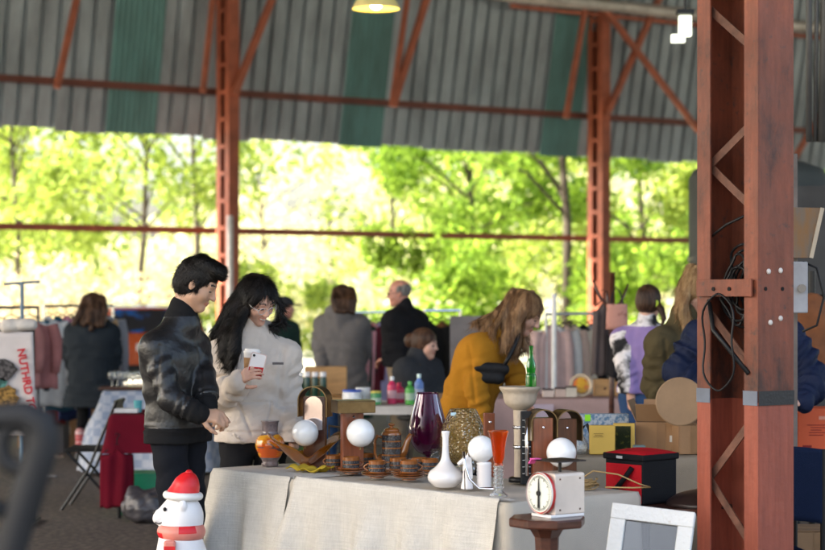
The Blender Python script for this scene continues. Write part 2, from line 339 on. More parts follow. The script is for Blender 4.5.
def person(label, Y, pel, chest, head, yaw_t, yaw_h, pitch=0, roll=0, arms=(), skin='fair', hs=1.0, vox=.006, top=None, legs=None, hairf=None,
           hairm=None, sw=.175, tr=.115, extra=None, seated=False, skirt=None, name='person', legpos=None, shoes=BLACK, hood=None, neckc=None, smile=False, creases=(), strands_n=0, flow='down'):
    """pel/chest/head = (px, py, depth offset); arms = list of (side, elbow, wrist, hand dict or None)"""
    pw = at(pel[0], pel[1], Y + pel[2]); root = thing('person', label, 'person', (pw.x, Y, 0)); ro = Vector((pw.x, Y, 0))
    L = lambda p: A3(at(p[0], p[1], Y + p[2]) - ro)
    pe, chs, hd = L(pel), L(chest), L(head); T = rotm(yaw_t); H = rotm(yaw_h, pitch, roll); rgt, fwd = T[:, 0], T[:, 1]
    up = np.array([0, 0, 1.]); spine = chs - pe; spine /= np.linalg.norm(spine)
    sh = {1: chs + rgt * sw + spine * .012, -1: chs - rgt * sw + spine * .012}
    hip = {1: pe + rgt * .085, -1: pe - rgt * .085}
    nb = chs + spine * .12 if neckc is None else L(neckc)
    an, kn = {}, {}
    for sd_ in (1, -1):
        if seated:
            kn[sd_] = hip[sd_] + fwd * .42; an[sd_] = kn[sd_] * np.array([1, 1, 0]) + up * .08 + fwd * .03
        else:
            an[sd_] = (pe + rgt * .10 * sd_ + fwd * (.05 * sd_)) * np.array([1, 1, 0]) + up * .09; kn[sd_] = (hip[sd_] + an[sd_]) / 2 + fwd * .03
    pts = [pe, chs, hd] + list(sh.values()) + list(an.values()) + list(kn.values())
    A = {}
    for sd_, e_, w_, hk in arms: A[sd_] = (L(e_), L(w_), hk); pts += [A[sd_][0], A[sd_][1]]
    pts = np.array(pts); lo, hi = pts.min(0) - .24, pts.max(0) + .24; lo[2] = max(lo[2], -.02)
    fem = False
    # body: one continuous surface
    s = SDF(lo, hi, vox)
    neck_top = hd + H @ np.array([0, -.03, -.05])
    s.cap(nb - spine * .04, neck_top, .056 * hs, .05 * hs, .03); head_sdf(s, hd, H, hs)
    s.cap(sh[1] - rgt * .03, sh[-1] + rgt * .03, .05, .05, .05); s.cap(pe, chs, .09, .10, .05); s.cap(hip[1], hip[-1], .08, .08, .05)
    for sd_ in (1, -1):
        s.cap(hip[sd_], kn[sd_], .062, .046, .03); s.cap(kn[sd_], an[sd_], .044, .034, .02); s.cap(an[sd_] - up * .04, an[sd_] - up * .05 + fwd * .13, .032, .025, .02)
        if sd_ in A:
            el, wr, hk = A[sd_]; s.cap(sh[sd_], el, .042, .036, .02); s.cap(el, wr, .036, .025, .02)
            dv = wr - el; dv /= np.linalg.norm(dv)
            if hk is not None:
                hk = dict(hk); dirv = np.array(hk.pop('dir', dv)); bn = np.array(hk.pop('back', up)); fr = frame(dirv, bn)
                if hk.pop('flip', False): fr[:, 0] *= -1
                hand_sdf(s, wr, fr, sd_, sc=hs, **hk)
    P, Q = s.mesh(); c = SKIN_L[skin]
    sk = mat('skin_' + skin, c, .48, var=.08, scale=14, sss=.12, bump=.06, bscale=300)
    lp = mat('lips_' + skin, (c[0] * .82, c[1] * .58, c[2] * .55), .4, var=.05); br = mat('brow_dark', (.03, .02, .015), .7)
    body = np_obj('body', P, Q, [sk, lp, br, mat('teeth', (.7, .66, .62), .3)], root, face_idx(P, Q, hd, H, hs, smile))
    ctx = dict(root=root, hd=hd, H=H, T=T, sh=sh, A=A, nb=nb, chs=chs, pe=pe, hip=hip, lo=lo, hi=hi, L=L, fwd=fwd, rgt=rgt, up=up, spine=spine, kn=kn, an=an, vox=vox, hs=hs)
    cv = max(vox, .007)
    # upper garment
    t = dict(r=tr, sleeve=.062, cuff=.045, hem=None, fold=.012, mat=None, name='jacket', collar=.068, rough=1.0, short=0, fa=.006, ff=16); t.update(top)
    s = SDF(lo, hi, cv); r = t['r']; k = .05; gap = sw * .62
    for sd_ in (1, -1):
        s.cap(pe + rgt * .06 * sd_, chs + rgt * gap * sd_ * .9 - spine * .05, r * .92, r, k, fold=t['fold'] * .7, nf=3)
        s.cap(chs + rgt * gap * sd_ * .8 - spine * .05, sh[sd_] - spine * .01, r * .88, t['sleeve'] * 1.1, k)
    s.cap(pe, chs - spine * .04, r * .98, r * .98, k)
    s.cap(sh[1], sh[-1], t['sleeve'] * .95, None, .04); s.cap(nb - spine * .05, nb + spine * .0, .085, .070, .05)
    for sd_ in (1, -1): s.cap(nb - spine * .035, sh[sd_] + spine * .005, .062, t['sleeve'] * .95, .05)
    if t['collar']: s.cap(nb, nb + (neck_top - nb) * t.get('cfrac', .42), t['collar'], t['collar'] * 1.02, .01)
    hem = t['hem']
    if hem is not None:
        hz = hem; s.cap(pe, [pe[0], pe[1], hz], r * 1.0, r * t.get('flare', 1.0), k)
        for sd_ in (1, -1): s.cap(pe + rgt * .06 * sd_, [pe[0] + rgt[0] * .08 * sd_, pe[1] + rgt[1] * .08 * sd_, hz], r * .95, r * t.get('flare', 1.0), k, fold=t['fold'], nf=3)
    for sd_ in A:
        el, wr, hk = A[sd_]; f = t['fold']; w2 = el + (wr - el) * (1 - t['short'])
        s.cap(sh[sd_], el, t['sleeve'] * 1.10, t['sleeve'], .014, fold=f, nf=3.3); s.cap(el, w2 if hk else wr, t['sleeve'], t['cuff'], .012, fold=f, nf=3.6)
        if t.get('rib'): s.cap(w2 - (wr - el) * .12, w2 - (wr - el) * .01, t['cuff'] * 1.0, t['cuff'] * .78, .006)
    if hem is not None: s.cut([0, 0, hz], [0, 0, -1])
    if t.get('post'): t['post'](s, ctx)
    fa, ff = t['fa'], t['ff']
    def dsp(p):
        d = fa * snoise(p * np.array([1, 1, .55]), ff, int(Y * 10)) + fa * .4 * snoise(p, ff * 2.4, 5)
        for (a_, b_, dep_, wd_) in creases:
            a3, b3 = L((*a_, -.12)), L((*b_, -.12)); a2, b2 = a3[[0, 2]], b3[[0, 2]]; q2 = p[:, [0, 2]]; ab = b2 - a2; tt_ = np.clip(((q2 - a2) @ ab) / (ab @ ab), 0, 1)
            ds = np.linalg.norm(q2 - a2 - tt_[:, None] * ab, axis=1); d = d - dep_ * np.exp(-(ds / wd_) ** 2) * (p[:, 1] < chs[1] - .02)
        return d
    P, Q = s.mesh(dsp)
    mi = None; mats = t['mat']
    if t.get('mfn'): mi = t['mfn'](P[Q].mean(1), ctx)
    np_obj(t['name'], P, Q, mats, root, mi)
    # trousers
    if legs:
        lg = dict(mat=None, r=.088, kn=.066, an=.056, name='trousers', low=.06, fold=.010); lg.update(legs)
        s = SDF(lo, hi, cv + .001); s.cap(hip[1], hip[-1], lg['r'] * 1.05, None, .04); s.cap(pe + up * .07, pe, .115, .105, .04)
        for sd_ in (1, -1):
            s.cap(hip[sd_], kn[sd_], lg['r'], lg['kn'], .012, fold=lg['fold'] * .6, nf=4); s.cap(kn[sd_], an[sd_], lg['kn'], lg['an'], .012, fold=lg['fold'], nf=5)
        s.cut([0, 0, lg['low']], [0, 0, -1])
        P, Q = s.mesh(lambda p: .004 * snoise(p, 18, 3)); np_obj(lg['name'], P, Q, lg['mat'], root)
        for sd_ in (1, -1):
            s = SDF(an[sd_] - np.array([.2, .2, .11]), an[sd_] + np.array([.2, .2, .1]), .008); a = an[sd_]
            s.cap(a - up * .045 - fwd * .03, a - up * .055 + fwd * .15, .042, .036, .02); s.cap(a, a - up * .03, .045, .045, .02); s.cut([0, 0, .004], [0, 0, -1])
            P, Q = s.mesh(); np_obj('shoe', P, Q, shoes, root)
    if hairf:
        s = SDF(np.minimum(hd, chs) - np.array([.34, .34, .3]), hd + .3, max(.0048, vox * .8)); hairf(s, ctx)
        P, Q = s.mesh(lambda p: .0022 * snoise(((p - hd) @ H) * np.array([1.3, 1.3, .13]), 62, 2) + .0012 * snoise(p, 22, 4)); np_obj('hair', P, Q, hairm, root)
        if strands_n:
            rs = np.random.RandomState(5); fn = np.cross(P[Q[:, 2]] - P[Q[:, 0]], P[Q[:, 3]] - P[Q[:, 1]]); fn /= np.maximum(np.linalg.norm(fn, axis=1), 1e-9)[:, None]; ctr = P[Q].mean(1)
            k = rs.randint(len(Q), size=strands_n); p0 = ctr[k] + (rs.rand(strands_n, 1) - .5) * .004; n0 = fn[k]; n0 = n0 * np.sign(((p0 - hd) * n0).sum(1) + 1e-6)[:, None] if flow == 'short' else n0
            loc = (p0 - hd) @ H; xs = np.sign(loc[:, 0:1]) * np.clip(np.abs(loc[:, 0:1]) / .03, 0, 1)
            if flow == 'short': dv = H[:, 1][None] * np.where(loc[:, 2:3] > .05, 1.0, -.35) - H[:, 2][None] * np.where(loc[:, 2:3] > .05, .05, .9)
            else: dv = -up[None] * 1.0 + H[:, 0][None] * xs * .8 - H[:, 1][None] * .25
            dv = dv + rs.normal(size=dv.shape) * (.30 if flow == 'short' else .10); dv = dv - n0 * (dv * n0).sum(1)[:, None]; dv /= np.maximum(np.linalg.norm(dv, axis=1), 1e-6)[:, None]
            Ln = (.022 + .03 * rs.rand(strands_n, 1)) * (.8 if flow == 'short' else 1.5); lift = .0008 + .003 * rs.rand(strands_n, 1) ** 2; sd3 = np.cross(n0, dv); W_ = .0008 + .0007 * rs.rand(strands_n, 1)
            fly = (rs.rand(strands_n, 1) < .07) * .012
            c0 = p0 - n0 * .001; c1 = p0 + dv * Ln * .5 + n0 * (lift + fly * .3); c2 = p0 + dv * Ln + n0 * (lift * .2 + fly - .002)
            V_ = np.stack([c0 - sd3 * W_, c0 + sd3 * W_, c1 + sd3 * W_, c1 - sd3 * W_, c2 + sd3 * W_ * .3, c2 - sd3 * W_ * .3], 1).reshape(-1, 3); b6 = np.arange(strands_n) * 6
            np_obj('hair_strands', V_, np.concatenate([np.stack([b6, b6 + 1, b6 + 2, b6 + 3], 1), np.stack([b6 + 3, b6 + 2, b6 + 4, b6 + 5], 1)]), hairm, root)
    if extra: extra(ctx)
    return root
def glasses(c, m, r=.021):
    g = MB(); hd, H, hs = c['hd'], c['H'], c['hs']; W = lambda x, y, z: tuple(hd + H @ (np.array([x, y, z]) * hs))
    for x in (-1, 1):
        g.tube([W(x * .031 + r * math.cos(a * math.pi / 9), .098 - .004 * abs(math.cos(a * math.pi / 9)), -.004 + r * .82 * math.sin(a * math.pi / 9)) for a in range(19)], .0016, 6)
        g.tube([W(x * .052, .096, .0), W(x * .077, .06, .004), W(x * .079, .0, .006), W(x * .077, -.02, -.01)], .0018, 6)
    g.tube([W(-.010, .1, .0), W(0, .105, .004), W(.010, .1, .0)], .0016, 6); g.build('glasses', m, c['root'], smooth=True)
def cranium(s, c, g=1.0, low=-.03, front=.055, zc=-.035):
    """hair cap over the skull, open over the face"""
    hd, H, hs = c['hd'], c['H'], c['hs']; E = lambda a, r, k=.01, sub=False: s.ell(np.array(a) * hs, np.array(r) * hs, H, hd, k * hs, sub)
    E((0, -.018, .038), (.081 * g, .099 * g, .087 * g)); E((0, -.035, -.01), (.078 * g, .078 * g, .075 * g), .02)
    E((0, .118, zc), (.080, .073, front + .03), .008, True)
    E((0, .03, -.11), (.12, .075, .065), .008, True)
# ================================================================== THE SETTING
def struct(o, name=None): o['kind'] = 'structure'; return o
GROUND = mat('gravel_ground', (.34, .33, .27), .95, var=.35, scale=.6, bump=.4, bscale=9)
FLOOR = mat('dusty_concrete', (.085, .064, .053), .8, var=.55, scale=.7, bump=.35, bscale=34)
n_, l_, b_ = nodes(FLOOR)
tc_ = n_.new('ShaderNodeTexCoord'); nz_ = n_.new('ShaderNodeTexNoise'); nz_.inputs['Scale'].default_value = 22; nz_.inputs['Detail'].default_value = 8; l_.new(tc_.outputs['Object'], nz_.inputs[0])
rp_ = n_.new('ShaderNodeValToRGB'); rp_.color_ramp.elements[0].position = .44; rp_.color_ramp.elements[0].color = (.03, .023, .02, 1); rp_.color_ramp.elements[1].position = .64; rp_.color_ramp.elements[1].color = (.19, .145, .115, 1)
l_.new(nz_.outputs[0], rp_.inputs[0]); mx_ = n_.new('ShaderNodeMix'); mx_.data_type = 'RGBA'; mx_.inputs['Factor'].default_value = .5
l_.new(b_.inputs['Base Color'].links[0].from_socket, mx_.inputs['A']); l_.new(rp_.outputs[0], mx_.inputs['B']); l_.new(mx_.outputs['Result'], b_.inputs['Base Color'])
g = MB(); g.add([(-600, -200, 0), (600, -200, 0), (600, 900, 0), (-600, 900, 0)], [(0, 1, 2, 3)]); struct(g.build('ground', GROUND))
g = MB(); q = [fac(-32, -40), fac(45, -40), fac(45, 1.2), fac(-32, 1.2)]; g.add([(p.x, p.y, .004) for p in q], [(0, 1, 2, 3)]); struct(g.build('floor', FLOOR))
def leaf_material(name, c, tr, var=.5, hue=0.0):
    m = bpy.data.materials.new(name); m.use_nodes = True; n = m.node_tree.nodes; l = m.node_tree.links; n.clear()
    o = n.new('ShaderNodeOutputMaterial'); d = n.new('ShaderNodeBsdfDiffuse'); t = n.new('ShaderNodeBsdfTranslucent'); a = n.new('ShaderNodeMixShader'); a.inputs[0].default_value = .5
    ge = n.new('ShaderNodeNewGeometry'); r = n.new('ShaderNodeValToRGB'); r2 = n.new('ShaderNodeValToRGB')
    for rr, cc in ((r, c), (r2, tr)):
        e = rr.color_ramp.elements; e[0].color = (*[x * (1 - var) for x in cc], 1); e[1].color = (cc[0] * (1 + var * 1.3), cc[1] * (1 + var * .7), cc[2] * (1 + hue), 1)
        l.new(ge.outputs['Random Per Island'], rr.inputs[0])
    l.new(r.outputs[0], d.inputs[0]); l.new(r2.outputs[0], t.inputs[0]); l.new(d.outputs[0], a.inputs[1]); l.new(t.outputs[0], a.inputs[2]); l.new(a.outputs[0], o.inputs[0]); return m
LEAF_Y = leaf_material('yellow_green_leaves', (.15, .21, .06), (.46, .66, .17), var=.42)
LEAF_G = leaf_material('green_leaves', (.10, .17, .04), (.34, .60, .10), var=.45)
LEAF_P = leaf_material('washed_out_far_leaves', (.34, .37, .24), (.75, .80, .5), var=.3)  # distant glare and haze put into a lighter leaf colour
BRUSH = leaf_material('dry_brush', (.45, .42, .32), (.6, .56, .42), var=.3)
BARK = mat('bark', (.06, .047, .036), .9, var=.3, bump=.6, bscale=20, stretch=(1, 1, .2))
def leaves(cl, n, size, spread, rs):
    """n two-triangle leaves scattered round clump centres cl (k,4: x,y,z,r)"""
    k = rs.randint(len(cl), size=n); d = rs.normal(size=(n, 3)); d /= np.linalg.norm(d, axis=1)[:, None]
    p = cl[k, :3] + d * (rs.rand(n, 1) ** .45) * cl[k, 3:4] * spread
    a = rs.normal(size=(n, 3)); a /= np.linalg.norm(a, axis=1)[:, None]; b = np.cross(a, rs.normal(size=(n, 3))); b /= np.linalg.norm(b, axis=1)[:, None]
    s = size * (.6 + .8 * rs.rand(n, 1)); v = np.stack([p - a * s, p + b * s * .42, p + a * s, p - b * s * .42], 1).reshape(-1, 3)
    return v, np.arange(4 * n).reshape(n, 4)
def tree(px, Y, h, rad, n, size, leafm, label, seed, low=.25, trunk=.12, lean=0, group='trees beyond the open shed', nclump=34, dens=1.0, cat='tree', name='tree', squash=1):
    rs = np.random.RandomState(seed); base = gz(px, Y); root = thing(name, label, cat, base, 0, group); zc = h * (low + 1) / 2; rz = h * (1 - low) / 2
    cl = []
    while len(cl) < nclump:
        d = rs.uniform(-1, 1, 3)
        if np.linalg.norm(d) < 1: cl.append([d[0] * rad, d[1] * rad * squash, zc + d[2] * rz, rad * rs.uniform(.16, .34)])
    cl = np.array(cl); v, f = leaves(cl, n, size, 1.0, rs); np_obj('crown', v, f, leafm, root); root.children[-1].data.polygons.foreach_set('use_smooth', np.zeros(len(f), bool))
    m = MB(); top = (lean, 0, h * .86); pts = [(0, 0, -.05), (lean * .3 + .08 * rad * .3, 0, h * .3), (lean * .6 - .03 * rad, 0, h * .6), top]
    m.tube(pts, [trunk, trunk * .8, trunk * .5, trunk * .15], 8)
    for i in range(0, nclump, 3):
        c = cl[i]; t = min(.85, max(.2, c[2] / h * .75)); z0 = h * t; s0 = Vector((lean * t, 0, z0)); e0 = Vector(c[:3])
        m.tube([s0, (s0 + e0) / 2 + Vector((0, 0, .3)), e0], [trunk * .4, trunk * .25, trunk * .08], 5)
    m.build('trunk', BARK, root, smooth=True); return root
tree(15, 52, 10, 3.8, 5200, .14, LEAF_Y, 'yellow-green leafy tree at the far left beyond the shed', 1, low=.22, trunk=.09)
tree(132, 50, 10.5, 3.0, 3600, .15, LEAF_Y, 'slender tree with dark forked trunk left of the far left steel column', 2, low=.3, trunk=.09, lean=.8)
tree(195, 58, 11, 3.2, 2600, .15, LEAF_Y, 'thin sparse tree just left of the far left steel column', 3, low=.3, trunk=.12)
tree(70, 66, 12, 4.8, 3200, .18, LEAF_Y, 'taller pale tree behind the left row of trees', 4, low=.15)
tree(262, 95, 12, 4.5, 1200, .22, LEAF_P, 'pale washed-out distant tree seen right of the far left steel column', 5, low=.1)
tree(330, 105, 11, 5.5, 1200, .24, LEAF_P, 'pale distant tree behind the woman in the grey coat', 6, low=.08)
tree(392, 62, 10, 3.0, 2000, .15, LEAF_Y, 'loose yellow-green tree above the man in the black jacket', 7, low=.12, trunk=.1)
tree(470, 54, 10.5, 3.8, 7000, .15, LEAF_G, 'bright green full tree above the woman in the mustard jacket', 8, low=.12)
tree(567, 46, 11, 3.4, 5200, .15, LEAF_G, 'green tree with a thick dark trunk left of the far right steel column', 9, low=.26, trunk=.13, lean=-.25)
tree(640, 55, 10.5, 4.0, 7500, .15, LEAF_Y, 'dense yellow-green tree right of the far right steel column', 10, low=.12)
tree(520, 74, 13, 5.5, 4200, .2, LEAF_Y, 'big pale green tree behind the right row of trees', 11, low=.05, trunk=.08)
tree(725, 62, 11, 4.5, 7000, .17, LEAF_G, 'green tree mostly hidden by the near steel column', 12, low=.1)
tree(-60, 60, 11, 4.5, 5000, .17, LEAF_Y, 'yellow-green tree at the frame edge on the far left', 13, low=.15)
def shrub(px, Y, h, rad, n, lm, label, seed): return tree(px, Y, h, rad, n, .12, lm, label, seed, low=.0, trunk=.03, cat='shrub', name='shrub', group='shrubs beyond the open shed', nclump=16)
shrub(60, 47, 2.3, 3.0, 1500, BRUSH, 'dry tan brush bank behind the striped clothes rail', 21)
shrub(150, 49, 2.0, 2.6, 1200, BRUSH, 'dry tan brush behind the orange van', 22)
shrub(-10, 46, 2.2, 2.6, 1500, BRUSH, 'dry tan brush at the left frame edge', 28)
shrub(255, 52, 2.6, 2.4, 2600, LEAF_Y, 'low yellow-green shrub between the couple and the grey coat', 23)
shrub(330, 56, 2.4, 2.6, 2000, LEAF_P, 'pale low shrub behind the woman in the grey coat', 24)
shrub(455, 46, 2.9, 2.2, 3600, LEAF_G, 'green shrub between the black jacket and the mustard jacket', 25)
shrub(560, 49, 3.1, 2.6, 3400, LEAF_Y, 'light green shrub behind the row of coats', 26)
shrub(650, 44, 3.2, 2.0, 3200, LEAF_G, 'green shrub behind the cow-print sleeve', 27)
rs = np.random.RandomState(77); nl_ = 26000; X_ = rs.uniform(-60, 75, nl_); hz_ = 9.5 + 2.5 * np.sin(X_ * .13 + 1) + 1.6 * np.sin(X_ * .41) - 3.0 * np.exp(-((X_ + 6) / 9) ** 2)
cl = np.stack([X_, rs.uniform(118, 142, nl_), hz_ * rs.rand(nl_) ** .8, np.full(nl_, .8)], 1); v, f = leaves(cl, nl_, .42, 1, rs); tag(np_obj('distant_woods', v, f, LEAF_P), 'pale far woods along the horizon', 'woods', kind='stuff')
# hanging creeper on the low rail
rs = np.random.RandomState(3); root = thing('hanging_vine', 'bright green creeper hanging over the low rail in mid picture', 'vine', (at(402, 262, 37.6).x, 37.6, 0))
cl = np.array([[rs.uniform(-.75, .75), rs.uniform(-.15, .15), 0, .17] for i in range(40)]); cl[:, 2] = 2.95 - rs.rand(40) * (1.0 - .5 * np.abs(cl[:, 0])) ; v, f = leaves(cl, 2600, .05, 1, rs); np_obj('foliage', v, f, LEAF_G, root)
m = MB()
for i in range(7): x = -.7 + i * .23; m.tube([(x, 0, 2.95), (x + .05, .03, 2.5), (x, 0, 2.15)], .012, 5)
m.build('stem', BARK, root)

# ------------------------------------------------------------------ shed: cladding, rails, braces, roof, columns
Z_E, Z_T, TILT = 4.47, 8.4, math.tan(R(11))
GREY_SHEET = mat('grey_corrugated_steel', (.275, .33, .37), .5, metal=.0, var=.342, scale=2.5, stretch=(1, 1, .25), bump=.1, bscale=12)
TEAL_SHEET = mat('teal_fibreglass_sheet', (.085, .215, .215), .5, var=.3, scale=3, stretch=(1, 1, .2))
n_, l_, b_ = nodes(TEAL_SHEET); b_.inputs['Transmission Weight'].default_value = .0
clad = thing('wall_cladding', 'grey corrugated upper wall skirt with teal strips above the opening', 'wall cladding', fac(0), ANG)
for i in range(-13, 34):
    x0 = -1.98 + i * .95 - .475; teal = (i % 5 == 0); p = .95 / (9 if teal else 3); m = MB(); n = 9 if teal else 3; dep = .018 if teal else -.085
    prof = [(0, 0), (.06, .06), (.60, .06), (.66, 0), (.70, 1), (.95, 1), (.99, 0)] if not teal else [(0, 0), (.25, 0), (.5, 1), (.75, 1)]
    xs = [(x0 + (j + a) * p, -b * dep) for j in range(n) for a, b in prof] + [(x0 + .965, 0)]
    zs = [Z_E - .02 + .03 * math.sin(i * 2.3), 5.2, 6.6, Z_T]
    vs = [(x, y - (z - Z_E) * TILT - .15, z) for z in zs for x, y in xs]; k = len(xs)
    m.add(vs, [(r * k + j, r * k + j + 1, (r + 1) * k + j + 1, (r + 1) * k + j) for r in range(3) for j in range(k - 1)])
    o = m.build('corrugated_sheet', TEAL_SHEET if teal else GREY_SHEET, clad, (0, (i % 2) * .004, 0), solid=.003)
    if teal: o['label'] = 'translucent teal corrugated strip'
def rail(z, d, r, label, t0=-20, t1=32, m=FAR_STEEL, name='steel_rail', cat='rail', flat=True):
    g = MB(); 
    if flat: g.bar((t0, d, z), (t1, d, z), r[0], r[1]); g.bar((t0, d - r[0] / 2 - .006, z - r[1] / 2 + .01), (t1, d - r[0] / 2 - .006, z - r[1] / 2 + .01), .01, .035)
    else: g.tube([(t0 + (t1 - t0) * i / 12, d, z) for i in range(13)], r, 14)
    return tag(g.build(name, m, None, fac(0), ANG, smooth=not flat), label, cat)
rail(2.78, -.14, (.05, .11), 'lower red steel rail crossing the open side of the shed')
rail(5.25, -.42, (.06, .12), 'upper red steel rail across the corrugated wall skirt', m=mat('rusty_rail', (.16, .05, .035), .6, var=.4, scale=2))
rail(7.36, -1.35, .12, 'pale grey round pipe running high along the wall', t0=4.9, t1=40, flat=False, m=mat('galvanised_pipe', (.5, .48, .45), .45, metal=.4, var=.3, scale=3), name='overhead_pipe', cat='pipe')
rail(7.20, -1.12, (.05, .07), 'red beam just below the high pipe', t0=5.6, t1=40, name='steel_beam', cat='beam')
# roof
ROOFM = mat('dark_roof_deck', (.05, .045, .042), .8)
g = MB(); RW = 29.5; vs = []; fs = []
for x in (-30, 45):
    vs += [(x, .8, 8.3), (x, -14, 11.2), (x, -RW, 8.6)]
g.add(vs, [(0, 3, 4, 1), (1, 4, 5, 2)])
roof = thing('shed_roof', 'dark underside of the shed roof above the top edge', 'roof', fac(0), ANG); g.build('roof_deck', ROOFM, roof, solid=.08)
for i in range(9):
    p = MB(); y = -1 - i * 3.4; z = (8.3 + 2.9 * (-y) / 14.5 if y > -14 else 11.2 - 2.6 * (-y - 14) / 15.5) - .14; p.bar((-30, y, z), (45, y, z), .1, .16); p.build('purlin', FAR_STEEL, roof)
def brace(p0, y0, p1, y1, d, w_, label):
    a0 = fac(fac_t(p0, d), d); b0 = fac(fac_t(p1, d), d); a = at(p0, y0, a0.y); b = at(p1, y1, b0.y); g = MB(); c = (a + b) / 2
    g.bar(a - c, b - c, w_, w_ * .8, up=(.555, -.832, 0)); tag(g.build('steel_brace', FAR_STEEL, None, c, bevel=0), label, 'brace', 'diagonal steel braces'); return g
brace(57, 88, 79, -12, -1.15, .1, 'short diagonal brace at the upper left corner')
brace(234, 95, 277, -14, -1.15, .12, 'diagonal brace springing right from the far left steel column')
brace(203, 92, 214, -12, -1.15, .09, 'steep brace just left of the far left steel column')
brace(393, 106, 430, -12, -1.15, .12, 'right-hand leaning brace of the pair below the lit lamp')
brace(392, 106, 409, -14, -1.15, .09, 'steeper left brace of the pair below the lit lamp')
brace(566, 118, 586, 4, -1.15, .1, 'steep brace just left of the far right steel column')
brace(606, 116, 661, -6, -1.15, .12, 'brace rising right from the far right steel column, lower leg of the cross')
brace(604, 8, 699, 131, -1.3, .11, 'brace falling right from the far right steel column towards the near column')
brace(790, 165, 830, 100, -1.3, .11, 'brace seen right of the near steel column')
BARM = mat('weathered_lacing', (.13, .055, .035), .7, var=.45, scale=12, bump=.3, bscale=50)
def steel_column(loc, h, wn, wu, fl, label, m, bars, near=False):
    root = thing('steel_column', label, 'column', loc, ANG); 
    if near: g = MB(); g.box((wu / 2 + .012, 0, h / 2), (.008, wn - .02, h)); g.build('cover_plate', m, root)
    for s_ in (-1, 1):
        g = MB(); y = s_ * wn / 2; g.box((0, y, h / 2), (wu - .001, .010, h))
        for sx in (-1, 1): g.box((sx * wu / 2, y - s_ * fl / 2 + s_ * .004, h / 2), (.011, fl, h))
        g.build('channel', m, root, bevel=.002 if near else 0)
    for sx in ((-1,) if near else (-1, 1)):
        for i, (y0, z0, y1, z1) in enumerate(bars):
            g = MB(); x = sx * (wu / 2 + (-.034 if near else .010) + .004 * (i % 2) * (-1 if near else 1)); g.bar((x, y0, z0), (x, y1, z1),   .036 if near else .07, .006, up=(1, 0, 0)); g.build('lacing_bar', BARM if near else m, root)
    return root
wn = .375
NEARC = Vector((1.45, 8.5, 0)); zz = lambda py: CAMH - (py - HY) / 229.0
bars = []
nl, nr = .155, -.155
for a, b_ in ((165, 120), (165, 216), (312, 376), (480, 408), (480, 552), (640, 575), (6, 58), (-6, -70), (-120, -70)): bars.append((nl, zz(a), nr, zz(b_)))
nc = steel_column(NEARC, 4.6, wn, .2, .085, 'big red laced steel column standing close on the right', STEEL2, bars, True)
m = MB(); m.box((-.122, 0, zz(288)), (.010, .345, .075)); m.build('batten_plate', STEEL2, nc, bevel=.002)
BOLT = mat('pale_bolt', (.55, .50, .46), .5); HOLE = mat('hole_shade_black', (.006, .005, .005), .9)
def disc(mb, c, r, ax):
    d = Vector(ax) * .006; mb.tube([Vector(c) - d, Vector(c) + d], r, 12)
for (x, z) in ((-.045, 272), (.025, 271), (-.035, 322), (.025, 318)): m = MB(); m.ball((x, -wn / 2 - .006, zz(z)), .012, 12, 8, (1, .6, 1)); m.build('bolt', BOLT, nc, smooth=True)
m = MB()
for x in (-.062, .037): disc(m, (x, -wn / 2 - .001, zz(289)), .009, (0, 1, 0))
for y in (.06, -.04): disc(m, (-.126, y, zz(289)), .009, (1, 0, 0))
m.build('bolt_hole_disc', HOLE, nc)  # black discs stand in for the shade inside the holes
TAPE = mat('black_tape', (.016, .015, .016), .5, bump=.2); TAPEG = mat('grey_blue_tape', (.13, .15, .19), .6)
m = MB(); m.box((0, -wn / 2 - .008, zz(396)), (.206, .004, .062)); m.build('tape_band', TAPE, nc)
m = MB(); m.box((-.1085, -wn / 2 + .040, zz(396)), (.003, .086, .062)); m.box((-.1085, wn / 2 - .040, zz(396)), (.003, .086, .062)); m.build('tape_band', TAPEG, nc)['label'] = 'grey-blue tape on the column flanges'
# cable coil on the near column
m = MB(); root = thing('cable_coil', 'coil of black cable hanging inside the near steel column', 'cable', NEARC + Vector((0, 0, 0)), ANG)
def loopc(cy, cz, ry, rz, x, tw): return [(x + .01 * math.sin(3 * a + tw), cy + ry * math.sin(a) + .01 * math.sin(5 * a + tw), cz + rz * math.cos(a)) for a in [2 * math.pi * i / 36 for i in range(37)]]
for i in range(9): m.tube(loopc(.0 + random.uniform(-.03, .03), zz(288) + random.uniform(-.04, .05),   .085 + random.uniform(-.02, .03), .17 + random.uniform(-.06, .03), -.05 + i * .012, i), .006, 7)
m.tube(loopc(.02, zz(342), .105, .21, -.138, 3), .005, 7); m.tube([(-.08, .16, zz(240)), (-.09, .02, zz(225)), (-.07, -.1, zz(215))], .006, 6)
m.tube([(-.1, .12, zz(300)), (-.13, .06, zz(330)), (-.11, -.14, zz(372))], .010, 7)
m.build('cable_loop', BLACK, root, smooth=True)
for t, lab in ((0, 'far left red laced steel column behind the couple'), (8.65, 'far right red laced steel column behind the coat stand'), (17.3, 'distant red column right of the near steel column'), (-8.65, 'distant red column beyond the left edge')):
    bars = []; z = .3
    while z < 8: bars += [(.19, z, -.19, z + .3), (-.19, z + .3, .19, z + .6)]; z += .6
    if t in (0, 8.65) : steel_column(fac(t - (.42 if t == 0 else .64), -.85), 8.4, .46, .2, .15, lab, FAR_STEEL, [(.13, .4 + .48 * j_, -.13, .4 + .48 * j_) for j_ in range(17)])
    elif t > 10: steel_column(fac(t - .17, -.85), 8.4, .46, .2, .1, lab, FAR_STEEL, bars[::3])
